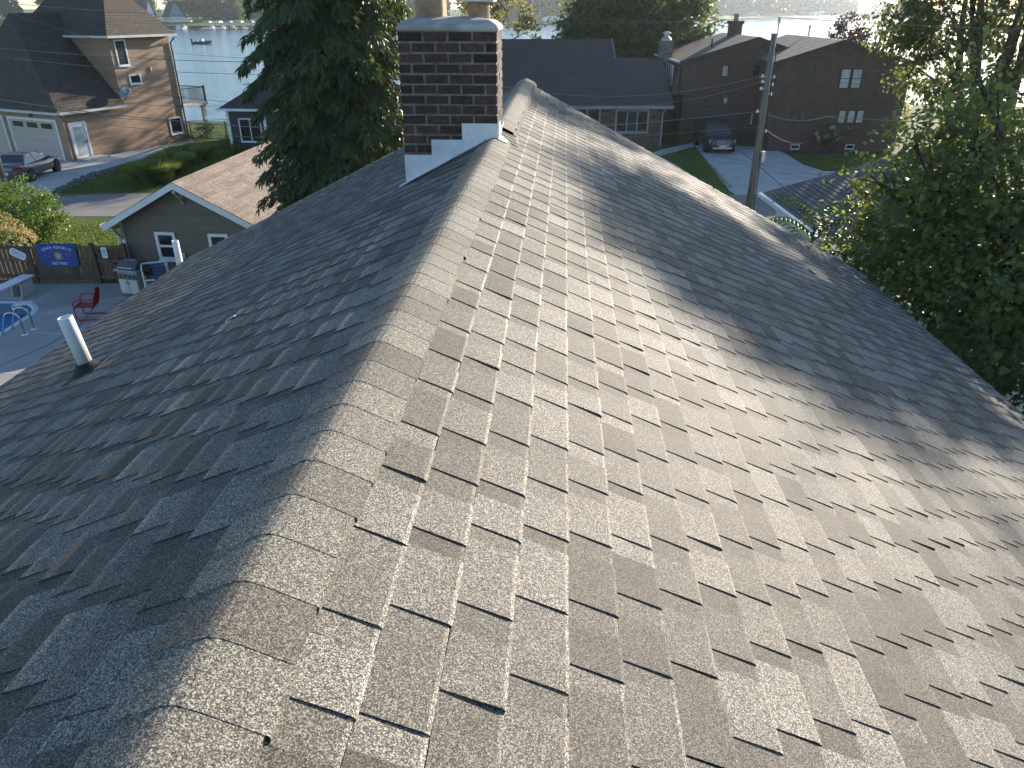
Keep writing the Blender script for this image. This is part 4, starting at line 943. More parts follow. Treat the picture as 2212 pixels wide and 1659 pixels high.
# ------------------------------------------------------------------ red chair
M['red'] = mat('red_enamel', (.30, .012, .014), .35, .12, 5)
rc = thing('metal_lawn_chair', 'red metal lawn chair on the pool deck facing the pool', 'chair', G(196, 685, DZ), R(8))
mb = MB()   # faces -x
for i in range(10):
    for j in range(8):
        def q(a, b_): u, v = a / 10, b_ / 8 - .5; return (-.27 + .5 * u, v * .48 * (1 - .12 * u), .40 - .05 * u - .03 * math.cos(v * math.pi) * math.sin(math.pi * u) + (.03 if u < .05 else 0))
        mb.face([q(i, j), q(i + 1, j), q(i + 1, j + 1), q(i, j + 1)])
o = mb.build('seat', M['red'], rc, smooth=True); sm = o.modifiers.new('s', 'SOLIDIFY'); sm.thickness = .012
mb = MB()
for i in range(12):
    for j in range(8):
        def q(a, b_):
            u, v = a / 12, b_ / 8 - .5; wd = .46 * (1 - .5 * max(0, u - .6) ** 2 / .16 * .9); sc = .02 if (b_ % 2 == 0) else 0
            return (.22 + .16 * u - .05 * math.cos(v * math.pi) + sc * .5, v * wd, .37 + .53 * u - .05 * (abs(v) * 2) ** 2 * u)
        mb.face([q(i, j), q(i + 1, j), q(i + 1, j + 1), q(i, j + 1)])
o = mb.build('backrest', M['red'], rc, smooth=True); sm = o.modifiers.new('s', 'SOLIDIFY'); sm.thickness = .012
for s in (-1, 1):
    y = s * .27
    mb = MB(); mb.tube([(.28, y * .9, .60), (.05, y, .63), (-.18, y, .62), (-.25, y, .57), (-.27, y, .48), (-.27, y, .12), (-.25, y, .04), (-.18, y, .018), (.1, y, .018), (.3, y, .018)], .017, 8); mb.build('armrest', M['red'], rc, smooth=True)
mb = MB(); mb.tube([(.3, -.27, .018), (.36, -.2, .018), (.37, 0, .018), (.36, .2, .018), (.3, .27, .018)], .017, 8); mb.tube([(-.26, -.26, .37), (-.26, .26, .37)], .014, 8); mb.tube([(.2, -.25, .355), (.2, .25, .355)], .014, 8); mb.build('base_bar', M['red'], rc, smooth=True)

# ------------------------------------------------------------------ grill
bg_ = thing('gas_grill', 'grey cabinet gas grill with closed lid beside the taupe garage', 'grill', G(299, 634, DZ), R(-16))
M['grill_grey'] = mat('grey_painted_steel', (.30, .30, .31), .4, .12, 4, metal=.3); M['grill_dark'] = mat('dark_grill_panel', (.07, .075, .085), .4, .2, 4)
mb = MB(); mb.box(-.36, .36, -.28, .28, .06, .80); mb.build('cabinet', M['grill_grey'], bg_, bevel=.012)
for s in (-1, 1): mb = MB(); mb.box(s * .175 - .165, s * .175 + .165, -.302, -.282, .10, .55); o = mb.build('door_panel', M['trimgrey'], bg_, bevel=.008); mb = MB(); mb.tube([(s * .04, -.33, .42), (s * .04, -.33, .52)], .01, 6); mb.box(s * .04 - .008, s * .04 + .008, -.33, -.302, .425, .435); mb.build('handle', M['steel'], o)
mb = MB(); mb.box(-.35, .35, -.305, -.282, .58, .72); mb.build('control_panel', M['grill_dark'], bg_)
for k in range(4): mb = MB(); mb.lathe([(.025, 0), (.022, .03), (.0, .032)], (0, 0, 0), 10, M=Matrix.Translation((-.24 + .16 * k, -.306, .65)) @ Matrix.Rotation(R(90), 4, 'X')); mb.build('knob', M['steel'], bg_)
mb = MB(); mb.box(-.44, .44, -.33, .32, .805, .86); mb.build('worktop', M['grill_grey'], bg_, bevel=.01)
mb = MB(); mb.prism([(-.34, -.26, .862), (-.34, .27, .862), (-.34, .25, 1.05), (-.34, -.05, 1.09), (-.34, -.24, .96)], (.68, 0, 0)); o = mb.build('hood', M['grill_dark'], bg_, bevel=.02)
mb = MB(); mb.tube([(-.26, -.30, .93), (.26, -.30, .93)], .014, 8)
for x in (-.25, .25): mb.box(x - .01, x + .01, -.3, -.235, .92, .94)
mb.build('handle', M['steel'], o); mb = MB()
for k in range(6): mb.box(-.2, .2, -.02 + .04 * k, 0 + .04 * k, 1.085 - .006 * k, 1.105 - .006 * k)
mb.build('lid_vents', M['grill_grey'], o)

# white pipe rack with towels
rk = thing('pipe_rack', 'white plastic pipe rack holding towels beside the grill', 'towel rack', G(343, 640, DZ) + Vector((0, .15, 0)), R(20)); mb = MB()
for x in (-.35, .35):
    mb.tube([(x, -.3, .02), (x, .3, .02)], .028, 8); mb.tube([(x, -.28, .02), (x, -.16, .55), (x, -.16, 1.0)], .028, 8); mb.tube([(x, .28, .02), (x, .16, .55), (x, .16, 1.0)], .028, 8); mb.tube([(x, -.16, 1.0), (x, .16, 1.0)], .028, 8); mb.tube([(x, -.16, .55), (x, .16, .55)], .028, 8)
for y, z in ((-.16, 1.0), (.16, 1.0), (-.16, .55), (.28, .02)): mb.tube([(-.35, y, z), (.35, y, z)], .028, 8)
mb.build('frame', M['pvc'], rk)
def towel(name, lb, col, x0, x1, dz0, dz1):
    mb = MB(); n = 14
    prof = [(-.2 - .012 * k, 1.0 - dz0 * k / 5) for k in range(5, 0, -1)] + [(-.2, 1.0), (-.17, 1.032), (-.14, 1.03), (-.12, .99)] + [(-.12, .99 - dz1 * k / 4) for k in range(1, 5)]
    for i in range(n):
        for a, b_ in zip(prof[:-1], prof[1:]):
            xa, xb = x0 + (x1 - x0) * i / n, x0 + (x1 - x0) * (i + 1) / n; wv = lambda x, z: .016 * math.sin(x * 38) * (1.05 - z)
            mb.face([(xa, a[0] + wv(xa, a[1]), a[1]), (xb, a[0] + wv(xb, a[1]), a[1]), (xb, b_[0] + wv(xb, b_[1]), b_[1]), (xa, b_[0] + wv(xa, b_[1]), b_[1])])
    o = mb.build(name, mat(name + '_cloth', col, .95, .25, 9, .4), smooth=True); sm = o.modifiers.new('s', 'SOLIDIFY'); sm.thickness = .01
    o.location = rk.location; o.rotation_euler = rk.rotation_euler; tag(o, lb, 'towel'); return o
towel('beach_towel', 'blue towel draped over the white pipe rack', (.06, .09, .2), -.05, .3, .5, .4)
towel('beach_towel', 'black towel bunched on the white pipe rack', (.02, .02, .024), -.32, -.06, .14, .3)
#PART3
# ------------------------------------------------------------------ leaf materials
L = {}
L['conifer'] = leafmat('conifer_needles', (.016, .034, .018), (.085, .125, .048), .30, (.14, .20, .03))
L['bay'] = leafmat('bay_tree_leaves', (.028, .055, .018), (.13, .17, .05), .25, (.24, .28, .06))
L['maple'] = leafmat('maple_leaves', (.022, .048, .014), (.085, .125, .032), .38, (.19, .25, .04))
L['willow'] = leafmat('fine_yellowing_leaves', (.035, .050, .016), (.14, .135, .035), .42, (.34, .30, .05))
L['tall'] = leafmat('olive_tree_leaves', (.028, .042, .016), (.095, .112, .034), .4, (.20, .23, .06))
L['mulberry'] = leafmat('broad_green_leaves', (.044, .064, .022), (.145, .175, .055), .47, (.30, .36, .08), .38)
L['shrub'] = leafmat('bright_shrub_leaves', (.030, .070, .012), (.12, .20, .03), .35, (.25, .36, .05))
L['far'] = leafmat('far_foliage', (.014, .036, .018), (.055, .092, .036), .10, (.12, .15, .04))
L['ogreen'] = leafmat('tall_grass_blades', (.05, .085, .02), (.20, .25, .05), .35, (.25, .30, .05))
L['cream'] = leafmat('cream_blossoms', (.42, .30, .14), (.66, .52, .30), .25, (.7, .5, .25), .7)
L['whiteflower'] = leafmat('white_blossoms', (.45, .42, .36), (.65, .62, .55), .2, (.6, .55, .4), .7)
L['purple'] = leafmat('dark_purplish_leaves', (.020, .016, .016), (.060, .042, .036), .3, (.12, .07, .04))
L['lawn'] = leafmat('lawn_blades', (.045, .085, .015), (.13, .18, .03), .35, (.24, .30, .04), .6)
SPRAY = (np.array([(0, 0, 0), (.17, .35, .03), (.10, .8, -.02), (0, 1.05, -.1), (-.10, .8, -.02), (-.17, .35, .03)]), np.array([(0, 1, 2, 3), (0, 3, 4, 5)]))

def tree(name, label, loc, lobes, n, ncl, size, lm, spread, r0, hf, group=None, shell=.55, flat=.6, tpl=KITE, droop=.4, lean=(0, 0), nsub=3, cname='crown'):
    t = thing(name, label, 'tree', loc, 0, group)
    lb = [((c[0] - loc[0], c[1] - loc[1], c[2] - loc[2]), r) for c, r in lobes]
    crown(cname, lb, n, ncl, size, L[lm], t, spread, shell, flat, tpl, droop)
    limbs('trunk', (0, 0, -.1), lb, r0, M['bark'], t, hf, nsub, lean); return t

# conifer beyond the gable: drooping sprays on whorled boughs
def conifer(loc, H, rad, z0, label):
    t = thing('conifer', label, 'tree', loc)
    mb = MB(); mb.tube([(0, 0, -.1), (.03, 0, H * .5), (0, .02, H)], [.28, .18, .02], 9)
    C, A, Nn, S, T = [], [], [], [], []
    z = z0; a = 0.
    while z < H - .3:
        f = (z - z0) / (H - z0); Lb = rad * (min(1, .86 + f * 1.2) if f < .45 else (1 - ((f - .45) / .55) ** 1.3)) + .15
        for k in range(7):
            a += 2.399; Lk = Lb * rng.uniform(.80, 1.06); d = Vector((math.cos(a), math.sin(a), 0)); side = Vector((-d.y, d.x, 0))
            p0 = Vector((0, 0, z)); tip = d * Lk + Vector((0, 0, z - .42 * Lk + .1)); midp = d * Lk * .5 + Vector((0, 0, z - .02 * Lk))
            mb.tube([p0, midp, tip], [.03, .018, .006], 4, caps=False)
            ct = rng.random(); n = int(170 * Lk / 1.8) + 20
            for i in range(n):
                u = .25 + .78 * rng.random() ** .7; c = p0.lerp(midp, min(1, u * 2)) if u < .5 else midp.lerp(tip, u * 2 - 1)
                sw = rng.uniform(-1, 1); c = c + side * sw * (.16 + .26 * Lk / 2) * (1.15 - .6 * u) + Vector((0, 0, -.05 * abs(sw) - rng.uniform(0, .1)))
                ax = d * .6 + side * sw * .8 + Vector((rng.gauss(0, .3), rng.gauss(0, .3), -.75 + rng.gauss(0, .3)))
                C.append(c); A.append(ax); Nn.append(Vector((rng.gauss(0, .5), rng.gauss(0, .5), 1)) + d * .6); S.append(rng.uniform(.10, .25)); T.append(min(1, max(0, .55 * ct + .45 * rng.random())))
        z += rng.uniform(.16, .25)
    leaves('crown', np.array(C), np.array(A), np.array(Nn), np.array(S), np.array(T), L['conifer'], t, SPRAY)
    mb.build('trunk', M['bark'], t, smooth=True); return t
conifer((-4.6, 21.0, 0), 15.5, 2.15, 2.2, 'tall dense dark conifer with drooping boughs left of the brick chimney')

tree('slender_tree', 'thin sunlit tree with sparse leaves just behind the brick chimney', (-1.2, 63.5, 0), [((-2.6, 63.5, 8.3), (1.8, 1.6, 2.2)), ((.0, 63.2, 8.6), (1.6, 1.4, 2.4)), ((1.2, 63, 6.6), (1.0, 1, 1.2)), ((-1.6, 63.5, 11), (2.2, 2, 2)), ((-3.5, 63, 6), (1.2, 1.2, 1.2))], 5200, 130, .24, 'willow', .34, .16, 4.6)
tree('maple_tree', 'large dense maple with yellowing edges behind the charcoal roof', (9.6, 66.5, 0), [((9.2, 66, 7.8), (4.6, 4, 3.2)), ((6.2, 65.5, 6.2), (2.6, 2.4, 1.9)), ((13.6, 66, 7.2), (2.4, 2.3, 2.6)), ((9.5, 65.8, 5.6), (3.4, 2.6, 1.6)), ((14.4, 66, 5.4), (1.4, 1.3, 1.1))], 34000, 620, .36, 'maple', .46, .34, 3.6)
tall = tree('tall_tree', 'tall yellow green tree with several trunks behind the near leafy tree', (20.0, 33.0, 0),
     [((17.6, 33, 7.9), (2.2, 2.2, 1.7)), ((20.6, 33, 8.0), (2.0, 2.2, 1.7)), ((15.8, 32.8, 7.7), (1.2, 1.4, 1.2)), ((23.3, 33.5, 8.4), (1.8, 1.6, 1.4)), ((16.5, 33, 11.4), (2.3, 2.2, 1.9)), ((21.0, 33, 12.2), (2.2, 2.2, 1.8)), ((16.6, 33, 14.2), (1.3, 1.3, .9)), ((21.4, 33, 15.2), (1.9, 1.7, 1.0)), ((17.2, 33, 5.6), (1.5, 1.5, 1.2)), ((20.2, 32.8, 5.4), (1.2, 1.2, 1.2))],
     18500, 260, .20, 'tall', .31, .30, 3.2, droop=.9)
crown('crown', [((1.4, 0, 15.1), (1.8, 1.6, .8)), ((.5, 0, 15.0), (1.0, 1.2, .6)), ((2.9, 0, 14.2), (1.1, 1.0, .8))], 8500, 150, .25, L['tall'], tall, .38, .45)  # extra leaves above the view, added to deepen the tree's shade on the roof
mb = MB()
for (b0, e0, r0) in (((-.5, .2, 0), (-2.0, .2, 10.5), .22), ((.7, -.2, 0), (1.1, 0, 12), .26), ((1.2, .3, 0), (4.0, .5, 10), .18)):
    b0, e0 = Vector(b0), Vector(e0); mb.tube([b0, b0.lerp(e0, .35) + Vector((.15, 0, .3)), b0.lerp(e0, .7) + Vector((-.1, .1, 0)), e0], [r0, r0 * .8, r0 * .55, r0 * .2], 9)
mb.build('trunk', M['bark'], tall, smooth=True)
tree('purple_tree', 'small dark purplish tree behind the tan brown roof ridge', (26.5, 63, 0), [((26.3, 63, 6.7), (1.4, 1.3, 1.2)), ((26.9, 63, 5.2), (1.6, 1.4, 1.3))], 2600, 70, .24, 'purple', .3, .12, 3.4)
tree('yellow_tree', 'small sunlit yellow tree at the right corner of the brick house', (26.0, 53.5, 0), [((26.0, 53.5, 2.5), (1.1, 1.1, 1.2)), ((26.4, 53.3, 1.5), (.9, .9, .8))], 2200, 60, .17, 'willow', .22, .08, 1.1)
tree('unseen_shore_tree', 'leafy tree at the lake edge seen behind the conifer and charcoal house', (-11.5, 67.5, -.3), [((-11.5, 67, 7.0), (3.0, 2.6, 2.6)), ((-14, 67, 5.8), (2.0, 2, 1.8)), ((-9, 67, 6.2), (2, 2, 2)), ((-11, 67, 9.6), (2.2, 2, 1.8))], 2300, 120, .26, 'maple', .42, .22, 3.2)  # unseen tree, added to dapple the sun on the brown house wall
# near leafy tree along the right eave
tree('leafy_tree', 'broad leaved green tree crowding the right eave of the shingle roof', (9.0, 12.2, 0),
     [((9.2, 14.0, 5.2), (2.1, 2.1, 1.6)), ((7.5, 14.0, 4.3), (1.2, 1.2, 1.1)), ((7.9, 9.9, 3.9), (1.7, 1.8, 1.3)), ((7.3, 12.0, 3.4), (1.4, 1.6, 1.3)), ((8.3, 14.2, 6.5), (.6, .6, .6)), ((10.4, 13.6, 6.2), (1.1, 1.0, .9)), ((10.8, 12.0, 5.0), (1.7, 1.8, 1.5)), ((7.4, 7.2, 3.3), (1.4, 1.5, 1.15)), ((8.6, 12.2, 4.6), (1.5, 1.5, 1.2)), ((7.0, 14.6, 5.3), (.5, .5, .4)), ((7.5, 14.4, 6.0), (.5, .5, .35)), ((12.2, 14.4, 5.6), (1.6, 1.6, 1.3)), ((8.2, 14.0, 7.2), (.3, .3, .3))],
     38000, 1300, .106, 'mulberry', .26, .13, 2.4, tpl=HEART, shell=.5, flat=.75, nsub=5)
# tree of heaven sapling: arching fronds of paired leaflets
th = thing('sapling', 'sapling with long feathery fronds between the roof edge and white gutter', 'tree', (6.1, 14.6, 0))
mb = MB(); mb.tube([(0, 0, 0), (.05, .1, 2), (0, 0, 4.3)], [.05, .04, .02], 7)
C, A, Nn, S, T = [], [], [], [], []
for k in range(16):
    a = k * 2.399 + .6; Lf = rng.uniform(.7, 1.15); z = 3.4 + .08 * k; d = Vector((math.cos(a), math.sin(a), 0)); sd_ = Vector((-d.y, d.x, 0)); prev = Vector((0, 0, z)); pts = [prev]
    for i in range(12):
        u = (i + 1) / 12; p = d * Lf * u + Vector((0, 0, z + .45 * Lf * math.sin(u * 2.2) * .8)); pts.append(p)
        for s in (-1, 1): C.append(p); A.append(sd_ * s + d * .35 + Vector((0, 0, -.25))); Nn.append(Vector((0, 0, 1))); S.append(.21 * (1 - .45 * u) + .04); T.append(rng.random())
    mb.tube(pts, .006, 4, caps=False)
leaves('fronds', np.array(C), np.array(A), np.array(Nn), np.array(S), np.array(T), L['shrub'], th, SPRAY); mb.build('trunk', M['bark'], th)

# shrubs
def shrub(name, label, loc, lobes, n, ncl, size, lm, spread, cat='shrub', tpl=KITE, group=None, shell=.75):
    t = thing(name, label, cat, loc, 0, group); crown('foliage', lobes, n, ncl, size, L[lm], t, spread, shell, .7, tpl, .2)
    mb = MB()
    for k in range(7):
        a = k * .9; l = lobes[k % len(lobes)]; e = Vector(l[0]) + Vector((math.cos(a) * l[1][0], math.sin(a) * l[1][1], 0)) * .5
        mb.tube([(0, 0, 0), Vector((0, 0, .1)).lerp(e, .5), e], [.04, .025, .01], 5)
    mb.build('stem', M['bark'], t); return t
shrub('round_bush', 'big rounded bright green bush beyond the wooden fence', (-19.3, 28.6, 0), [((0, 0, 1.15), (1.35, 1.2, 1.1)), ((-1.3, .2, 1.3), (1.2, 1.2, 1.05)), ((.75, -.1, .9), (.95, .9, .85)), ((-.3, 0, .5), (1.5, 1.2, .6))], 21000, 520, .088, 'shrub', .13)
hy = shrub('hydrangea', 'hydrangea covered in cream flower cones behind the fence', (-18.1, 25.2, 0), [((-.4, 0, .95), (1.2, .9, .85)), ((-1.3, .1, 1.25), (1.0, .9, .95)), ((.35, 0, .7), (.7, .7, .55))], 3600, 130, .12, 'shrub', .2)
P, A, Nn, S, T = [], [], [], [], []
for k in range(210):
    lb = [((-.4, 0, .95), (1.25, .95, .95)), ((-1.3, .1, 1.3), (1.1, .9, 1.0)), ((.4, 0, .75), (.75, .7, .6))][k % 3]; d = Vector(rdir(1)[0]); d.z = abs(d.z) * .9 + .1; d.normalize()
    c = Vector((lb[0][0] + d.x * lb[1][0], lb[0][1] + d.y * lb[1][1], lb[0][2] + d.z * lb[1][2])); ct = rng.random()
    for i in range(46):
        u = rng.random(); rr_ = .085 * (1 - u * .75); aa = rng.uniform(0, 6.28); o_ = d * u * .22
        sdv = d.orthogonal().normalized(); sv = d.cross(sdv)
        P.append(c + o_ + (sdv * math.cos(aa) + sv * math.sin(aa)) * rr_); A.append(Vector(rdir(1)[0])); Nn.append(d + Vector(rdir(1)[0]) * .5); S.append(.042); T.append(min(1, ct * .6 + rng.random() * .4))
leaves('blossoms', np.array(P), np.array(A), np.array(Nn), np.array(S), np.array(T), L['cream'], hy)
fs = shrub('flowering_shrub', 'loose shrub with white flower heads against the brown brick wall', G(1781, 328), [((0, 0, 1.0), (.75, .5, .55)), ((.35, 0, .8), (.5, .4, .45))], 700, 40, .12, 'maple', .2)
P = np.concatenate([NR.normal(size=(22, 3)) * .05 + c for c in (rdir(26) * np.array([.75, .5, .55]) + np.array([0, -.1, 1.05]))]); n = len(P)
leaves('blossoms', P, rdir(n), rdir(n), np.full(n, .07), NR.random(n), L['whiteflower'], fs)
for i, (px_, py_, s, lb) in enumerate(((222, 330, .35, 'low shrub in the bed nearest the white side door'), (262, 322, .4, 'low shrub in the bed midway along the brown wall'), (300, 312, .5, 'spiky shrub in the bed below the lower window'), (395, 303, .55, 'yellow green shrub at the far corner of the brown house'), (492, 322, .55, 'round shrub on the lawn in front of the charcoal house'), (508, 328, .4, 'low yellow shrub beside the charcoal house wall'))):
    shrub('low_shrub', lb, G(px_, py_), [((0, 0, s * .55), (s, s * .8, s * .55))], 500, 26, .12, 'shrub' if i in (3, 5) else 'maple', .14, group='low shrubs beside the houses')
# ornamental grasses
for i, (px_, py_, hh_, rr_, lb) in enumerate(((342, 398, 1.25, .75, 'large clump of ornamental grass nearest the tan roof'), (312, 392, 1.05, .55, 'smaller sunlit grass clump at the left end of the row'), (378, 375, 1.2, .7, 'dark ornamental grass clump in the middle of the row'), (408, 356, 1.15, .65, 'ornamental grass clump farthest along the row'), (436, 345, 1.0, .6, 'low ornamental grass clump at the lake end of the row'))):
    t = thing('ornamental_grass', lb, 'grass clump', G(px_, py_), 0, 'ornamental grass clumps on the lawn'); n = 1500
    a = NR.random(n) * 6.283; rr0 = np.sqrt(NR.random(n)) * rr_ * .75; base = np.stack([rr0 * np.cos(a), rr0 * np.sin(a), np.zeros(n)], 1)
    for part, (f0, f1) in enumerate(((0, .55), (.5, 1.0))):
        out = np.stack([np.cos(a), np.sin(a), np.zeros(n)], 1); k = (rr0 / rr_ * .5 + .12 + .25 * NR.random(n))[:, None]
        b0 = base if part == 0 else base + out * k * hh_ * .3 + np.array([0, 0, 1]) * hh_ * .52
        ax = out * k + np.array([0, 0, 1.]) if part == 0 else out * k * 2.2 + np.array([0, 0, .8]) + rdir(n) * .25
        sz = hh_ * .55 * (.8 + .4 * NR.random(n)); leaves('blades' if part == 0 else 'blade_tips', b0, ax, np.cross(out, np.array([0, 0, 1.])) + rdir(n) * .4, sz, NR.random(n), L['ogreen'], t, BLADE)
# lawn blades on the nearer turf
def lawn(name, poly, n, h, lbl=None):
    xs = [p[0] for p in poly]; ys = [p[1] for p in poly]; P = []
    X = NR.uniform(min(xs), max(xs), n); Yv = NR.uniform(min(ys), max(ys), n); ins = np.zeros(n, bool); j = len(poly) - 1
    for i in range(len(poly)):
        xi, yi, xj, yj = poly[i][0], poly[i][1], poly[j][0], poly[j][1]
        c = ((yi > Yv) != (yj > Yv)) & (X < (xj - xi) * (Yv - yi) / (yj - yi + 1e-9) + xi); ins ^= c; j = i
    X, Yv = X[ins], Yv[ins]; n = len(X); C = np.stack([X, Yv, np.zeros(n)], 1)
    tn = np.clip(.5 + .3 * np.sin(X * 1.7 + np.sin(Yv * 1.3) * 2) + .25 * NR.normal(size=n), 0, 1)
    o = leaves(name, C, rdir(n) * .7 + np.array([0, 0, 1.]), rdir(n), h * (.6 + .8 * NR.random(n)), tn, L['lawn'], None, (BLADE[0] * np.array([3.0, 1, 1]), BLADE[1][:1])); struct(o, 'stuff')
lawn('grass', [(-24, 23.3), (-12.9, 23.3), (-12.9, 31.2), (-24, 31.4)], 26000, .10)
lawn('grass', [(-11.9, 6), (-6.6, 6), (-6.6, 22.6), (-11.9, 22.6)], 14000, .09)
lawn('grass', [G(105, 424), G(130, 426), G(330, 412), G(500, 340), G(500, 310), G(410, 310), G(320, 346)], 26000, .11)
lawn('grass', [G(1421, 336), G(1500, 318), G(1582, 404), G(1570, 412), G(1500, 372), G(1468, 358)], 16000, .08)
lawn('grass', [G(1705, 336), G(1960, 333), G(1960, 372), G(1850, 370), G(1780, 368), G(1738, 354)], 26000, .08)
# stone edging along the drive
P = []; mb = MB()
for i in range(260):
    u = rng.random(); a, b_ = G(92, 424), G(192, 378); c_ = G(320, 344)
    p = a.lerp(b_, u * 2) if u < .5 else b_.lerp(c_, u * 2 - 1); p = p + Vector((rng.gauss(.35, .22), rng.gauss(0, .2), 0)); s = rng.uniform(.06, .17)
    vs = [tuple(p + Vector((v[0] * s * rng.uniform(.7, 1.2), v[1] * s * rng.uniform(.7, 1.2), max(-.02, v[2] * s * .6 + .03)))) for v in ((1, 0, 0), (.6, .8, .1), (-.3, .9, 0), (-1, .1, 0), (-.5, -.8, .1), (.5, -.9, 0), (.4, .2, 1), (-.4, .1, .9), (0, -.4, .95))]
    mb.mesh(vs, [(0, 1, 6), (1, 2, 6), (2, 7, 6), (2, 3, 7), (3, 4, 7), (4, 8, 7), (4, 5, 8), (5, 0, 6), (5, 6, 8), (6, 7, 8)], rng.random())
struct(mb.build('rubble_edging', mat('field_rubble', (.16, .135, .115), .95, .4, 3, .3, tone=.5)), 'stuff')

# ------------------------------------------------------------------ cars
M['tyre'] = mat('tyre_rubber', (.015, .015, .016), .85, .2, 8); M['rim'] = mat('alloy_rim', (.45, .45, .46), .35, .1, 5, metal=.9)
M['chrome'] = mat('chrome', (.7, .7, .71), .12, .05, 5, metal=1); M['plastic'] = mat('black_plastic', (.012, .012, .013), .6, .2, 6)
def paint(name, c):
    m, nt, b = newmat(name); n1 = noise(nt, 1.5, 3); nt.links.new(ramp(nt, n1, [(.3, tuple(x * .92 for x in c)), (.7, tuple(x * 1.08 for x in c))]), b.inputs['Base Color'])
    b.inputs['Metallic'].default_value = .35; b.inputs['Roughness'].default_value = .32; b.inputs['Coat Weight'].default_value = .7; b.inputs['Coat Roughness'].default_value = .06; return m
def car(name, label, cat, loc, rz, st, cab, wheels, col, wr=.32, tail='red', grille=False):
    """st: stations (x, z_low, z_deck, half width); cab: (belt x0, x1, roof x0, x1, z belt, z roof, half belt, half roof); front is +x"""
    c = thing(name, label, cat, loc, rz); pm = paint(name + '_paint', col); mb = MB(); rings = []
    for (x, zl, zd, hw) in st:
        prof = [(-hw * .90, zl), (-hw * .985, zl + .10), (-hw, zl + (zd - zl) * .45), (-hw * .975, zl + (zd - zl) * .75), (-hw * .86, zd - .03), (-hw * .5, zd + .012), (0, zd + .025)]
        prof = prof + [(-y, z) for y, z in reversed(prof[:-1])]; rings.append([(x, y, z) for y, z in prof])
    k = len(rings[0])
    for a, b_ in zip(rings[:-1], rings[1:]):
        for i in range(k - 1): mb.face([a[i], a[i + 1], b_[i + 1], b_[i]])
        mb.face([a[k - 1], a[0], b_[0], b_[k - 1]])
    mb.face(rings[0]); mb.face(rings[-1][::-1]); mb.build('body', pm, c, smooth=True, sub=2)
    x0, x1, r0, r1, zb, zr, hb, hr_ = cab; xm = (x0 + x1) / 2 - .05
    B = lambda x, s: Vector((x, s * hb, zb)); T_ = lambda x, s: Vector((x, s * hr_, zr)); xt = (r0 + r1) / 2 - .02
    def pane(nm, pts): m_ = MB(); m_.face(pts); o = m_.build(nm, M['car_glass'], c); return o
    pane('windscreen', [B(x1, -1), B(x1, 1), T_(r1, 1), T_(r1, -1)]); pane('rear_window', [B(x0, 1), B(x0, -1), T_(r0, -1), T_(r0, 1)])
    for s in (-1, 1): pane('side_window', [B(xm, s), B(x1, s), T_(r1, s), T_(xt, s)]); pane('side_window', [B(x0, s), B(xm, s), T_(xt, s), T_(r0, s)])
    mb = MB(); n = 8; g = []
    for i in range(n + 1):
        x = r0 - .06 + (r1 - r0 + .12) * i / n; e = math.sin(math.pi * i / n)
        g.append([(x, y * (hr_ + .02) , zr - .015 + .05 * e ** .6 * (1 - .7 * abs(y) ** 3)) for y in (-1, -.8, -.4, 0, .4, .8, 1)])
    for a, b_ in zip(g[:-1], g[1:]):
        for i in range(6): mb.face([a[i], a[i + 1], b_[i + 1], b_[i]])
    for s in (-1, 1):
        for (bx, tx, w_) in ((x0, r0, .06), (x1, r1, .04), (xm, xt, .035)): mb.tube([B(bx, s) + Vector((0, 0, -.03)), T_(tx, s)], w_ * .75, 6)
    mb.build('roof', pm, c, smooth=True)
    for s in (-1, 1): mb = MB(); mb.lathe([(.0, -.07), (.07, -.05), (.09, 0), (.06, .05), (0, .06)], (x1 - .25, s * (hb + .14), zb + .06), 10); mb.box(x1 - .3, x1 - .2, min(s * hb, s * (hb + .14)), max(s * hb, s * (hb + .14)), zb + .0, zb + .04); mb.build('mirror', pm, c, smooth=True)
    hwm = max(q[3] for q in st)
    for wx in wheels:
        for s in (-1, 1):
            Mx = Matrix.Translation((wx, s * (hwm - .10), wr)) @ Matrix.Rotation(R(90) * -s, 4, 'X'); mb = MB()
            mb.lathe([(wr * .62, -.1), (wr * .95, -.1), (wr, -.06), (wr, .06), (wr * .95, .112), (wr * .66, .112), (wr * .62, .09)], (0, 0, 0), 24, M=Mx); wh = mb.build('wheel', M['tyre'], c, smooth=False)
            mb = MB(); mb.lathe([(wr * .66, .06), (wr * .64, .108), (wr * .58, .08), (wr * .54, .05)], (0, 0, 0), 24, M=Mx); mb.lathe([(.055, .03), (.05, .09), (0, .095)], (0, 0, 0), 10, M=Mx)
            for k in range(5):
                a = k * 2 * math.pi / 5; mb.box(.03, wr * .62, -.028, .028, .062, .088, M=Mx @ Matrix.Rotation(a, 4, 'Z'))
            mb.build('rim', M['rim'], wh)
            mb = MB(); mb.lathe([(wr * 1.14, -.12), (wr * 1.14, .093), (wr * 1.02, .093)], (0, 0, .0), 24, M=Mx); mb.build('wheel_arch', M['plastic'], c)
    return c
M['car_glass'] = glassmat('car_glass', (.015, .02, .022), .04, .9)
a, b_ = G(69, 393), G(127.5, 369.5); d = (b_ - a).normalized(); rzc = math.atan2(d.y, d.x); side = Vector((d.y, -d.x, 0))
ctr = (a + b_) / 2 - side * .86
cp = car('sports_coupe', 'dark grey two door coupe parked on the drive of the brown house', 'car', ctr, rzc,
    [(-2.28, .42, .80, .66), (-2.2, .32, .98, .80), (-1.8, .24, 1.02, .89), (-1.2, .2, .98, .915), (-.3, .19, .93, .915), (.6, .19, .92, .91), (1.2, .2, .90, .90), (1.8, .22, .82, .86), (2.12, .28, .72, .76), (2.22, .38, .60, .62)],
    (-1.72, .92, -.95, .12, .90, 1.33, .80, .58), (-1.38, 1.42), (.085, .088, .095), .33)
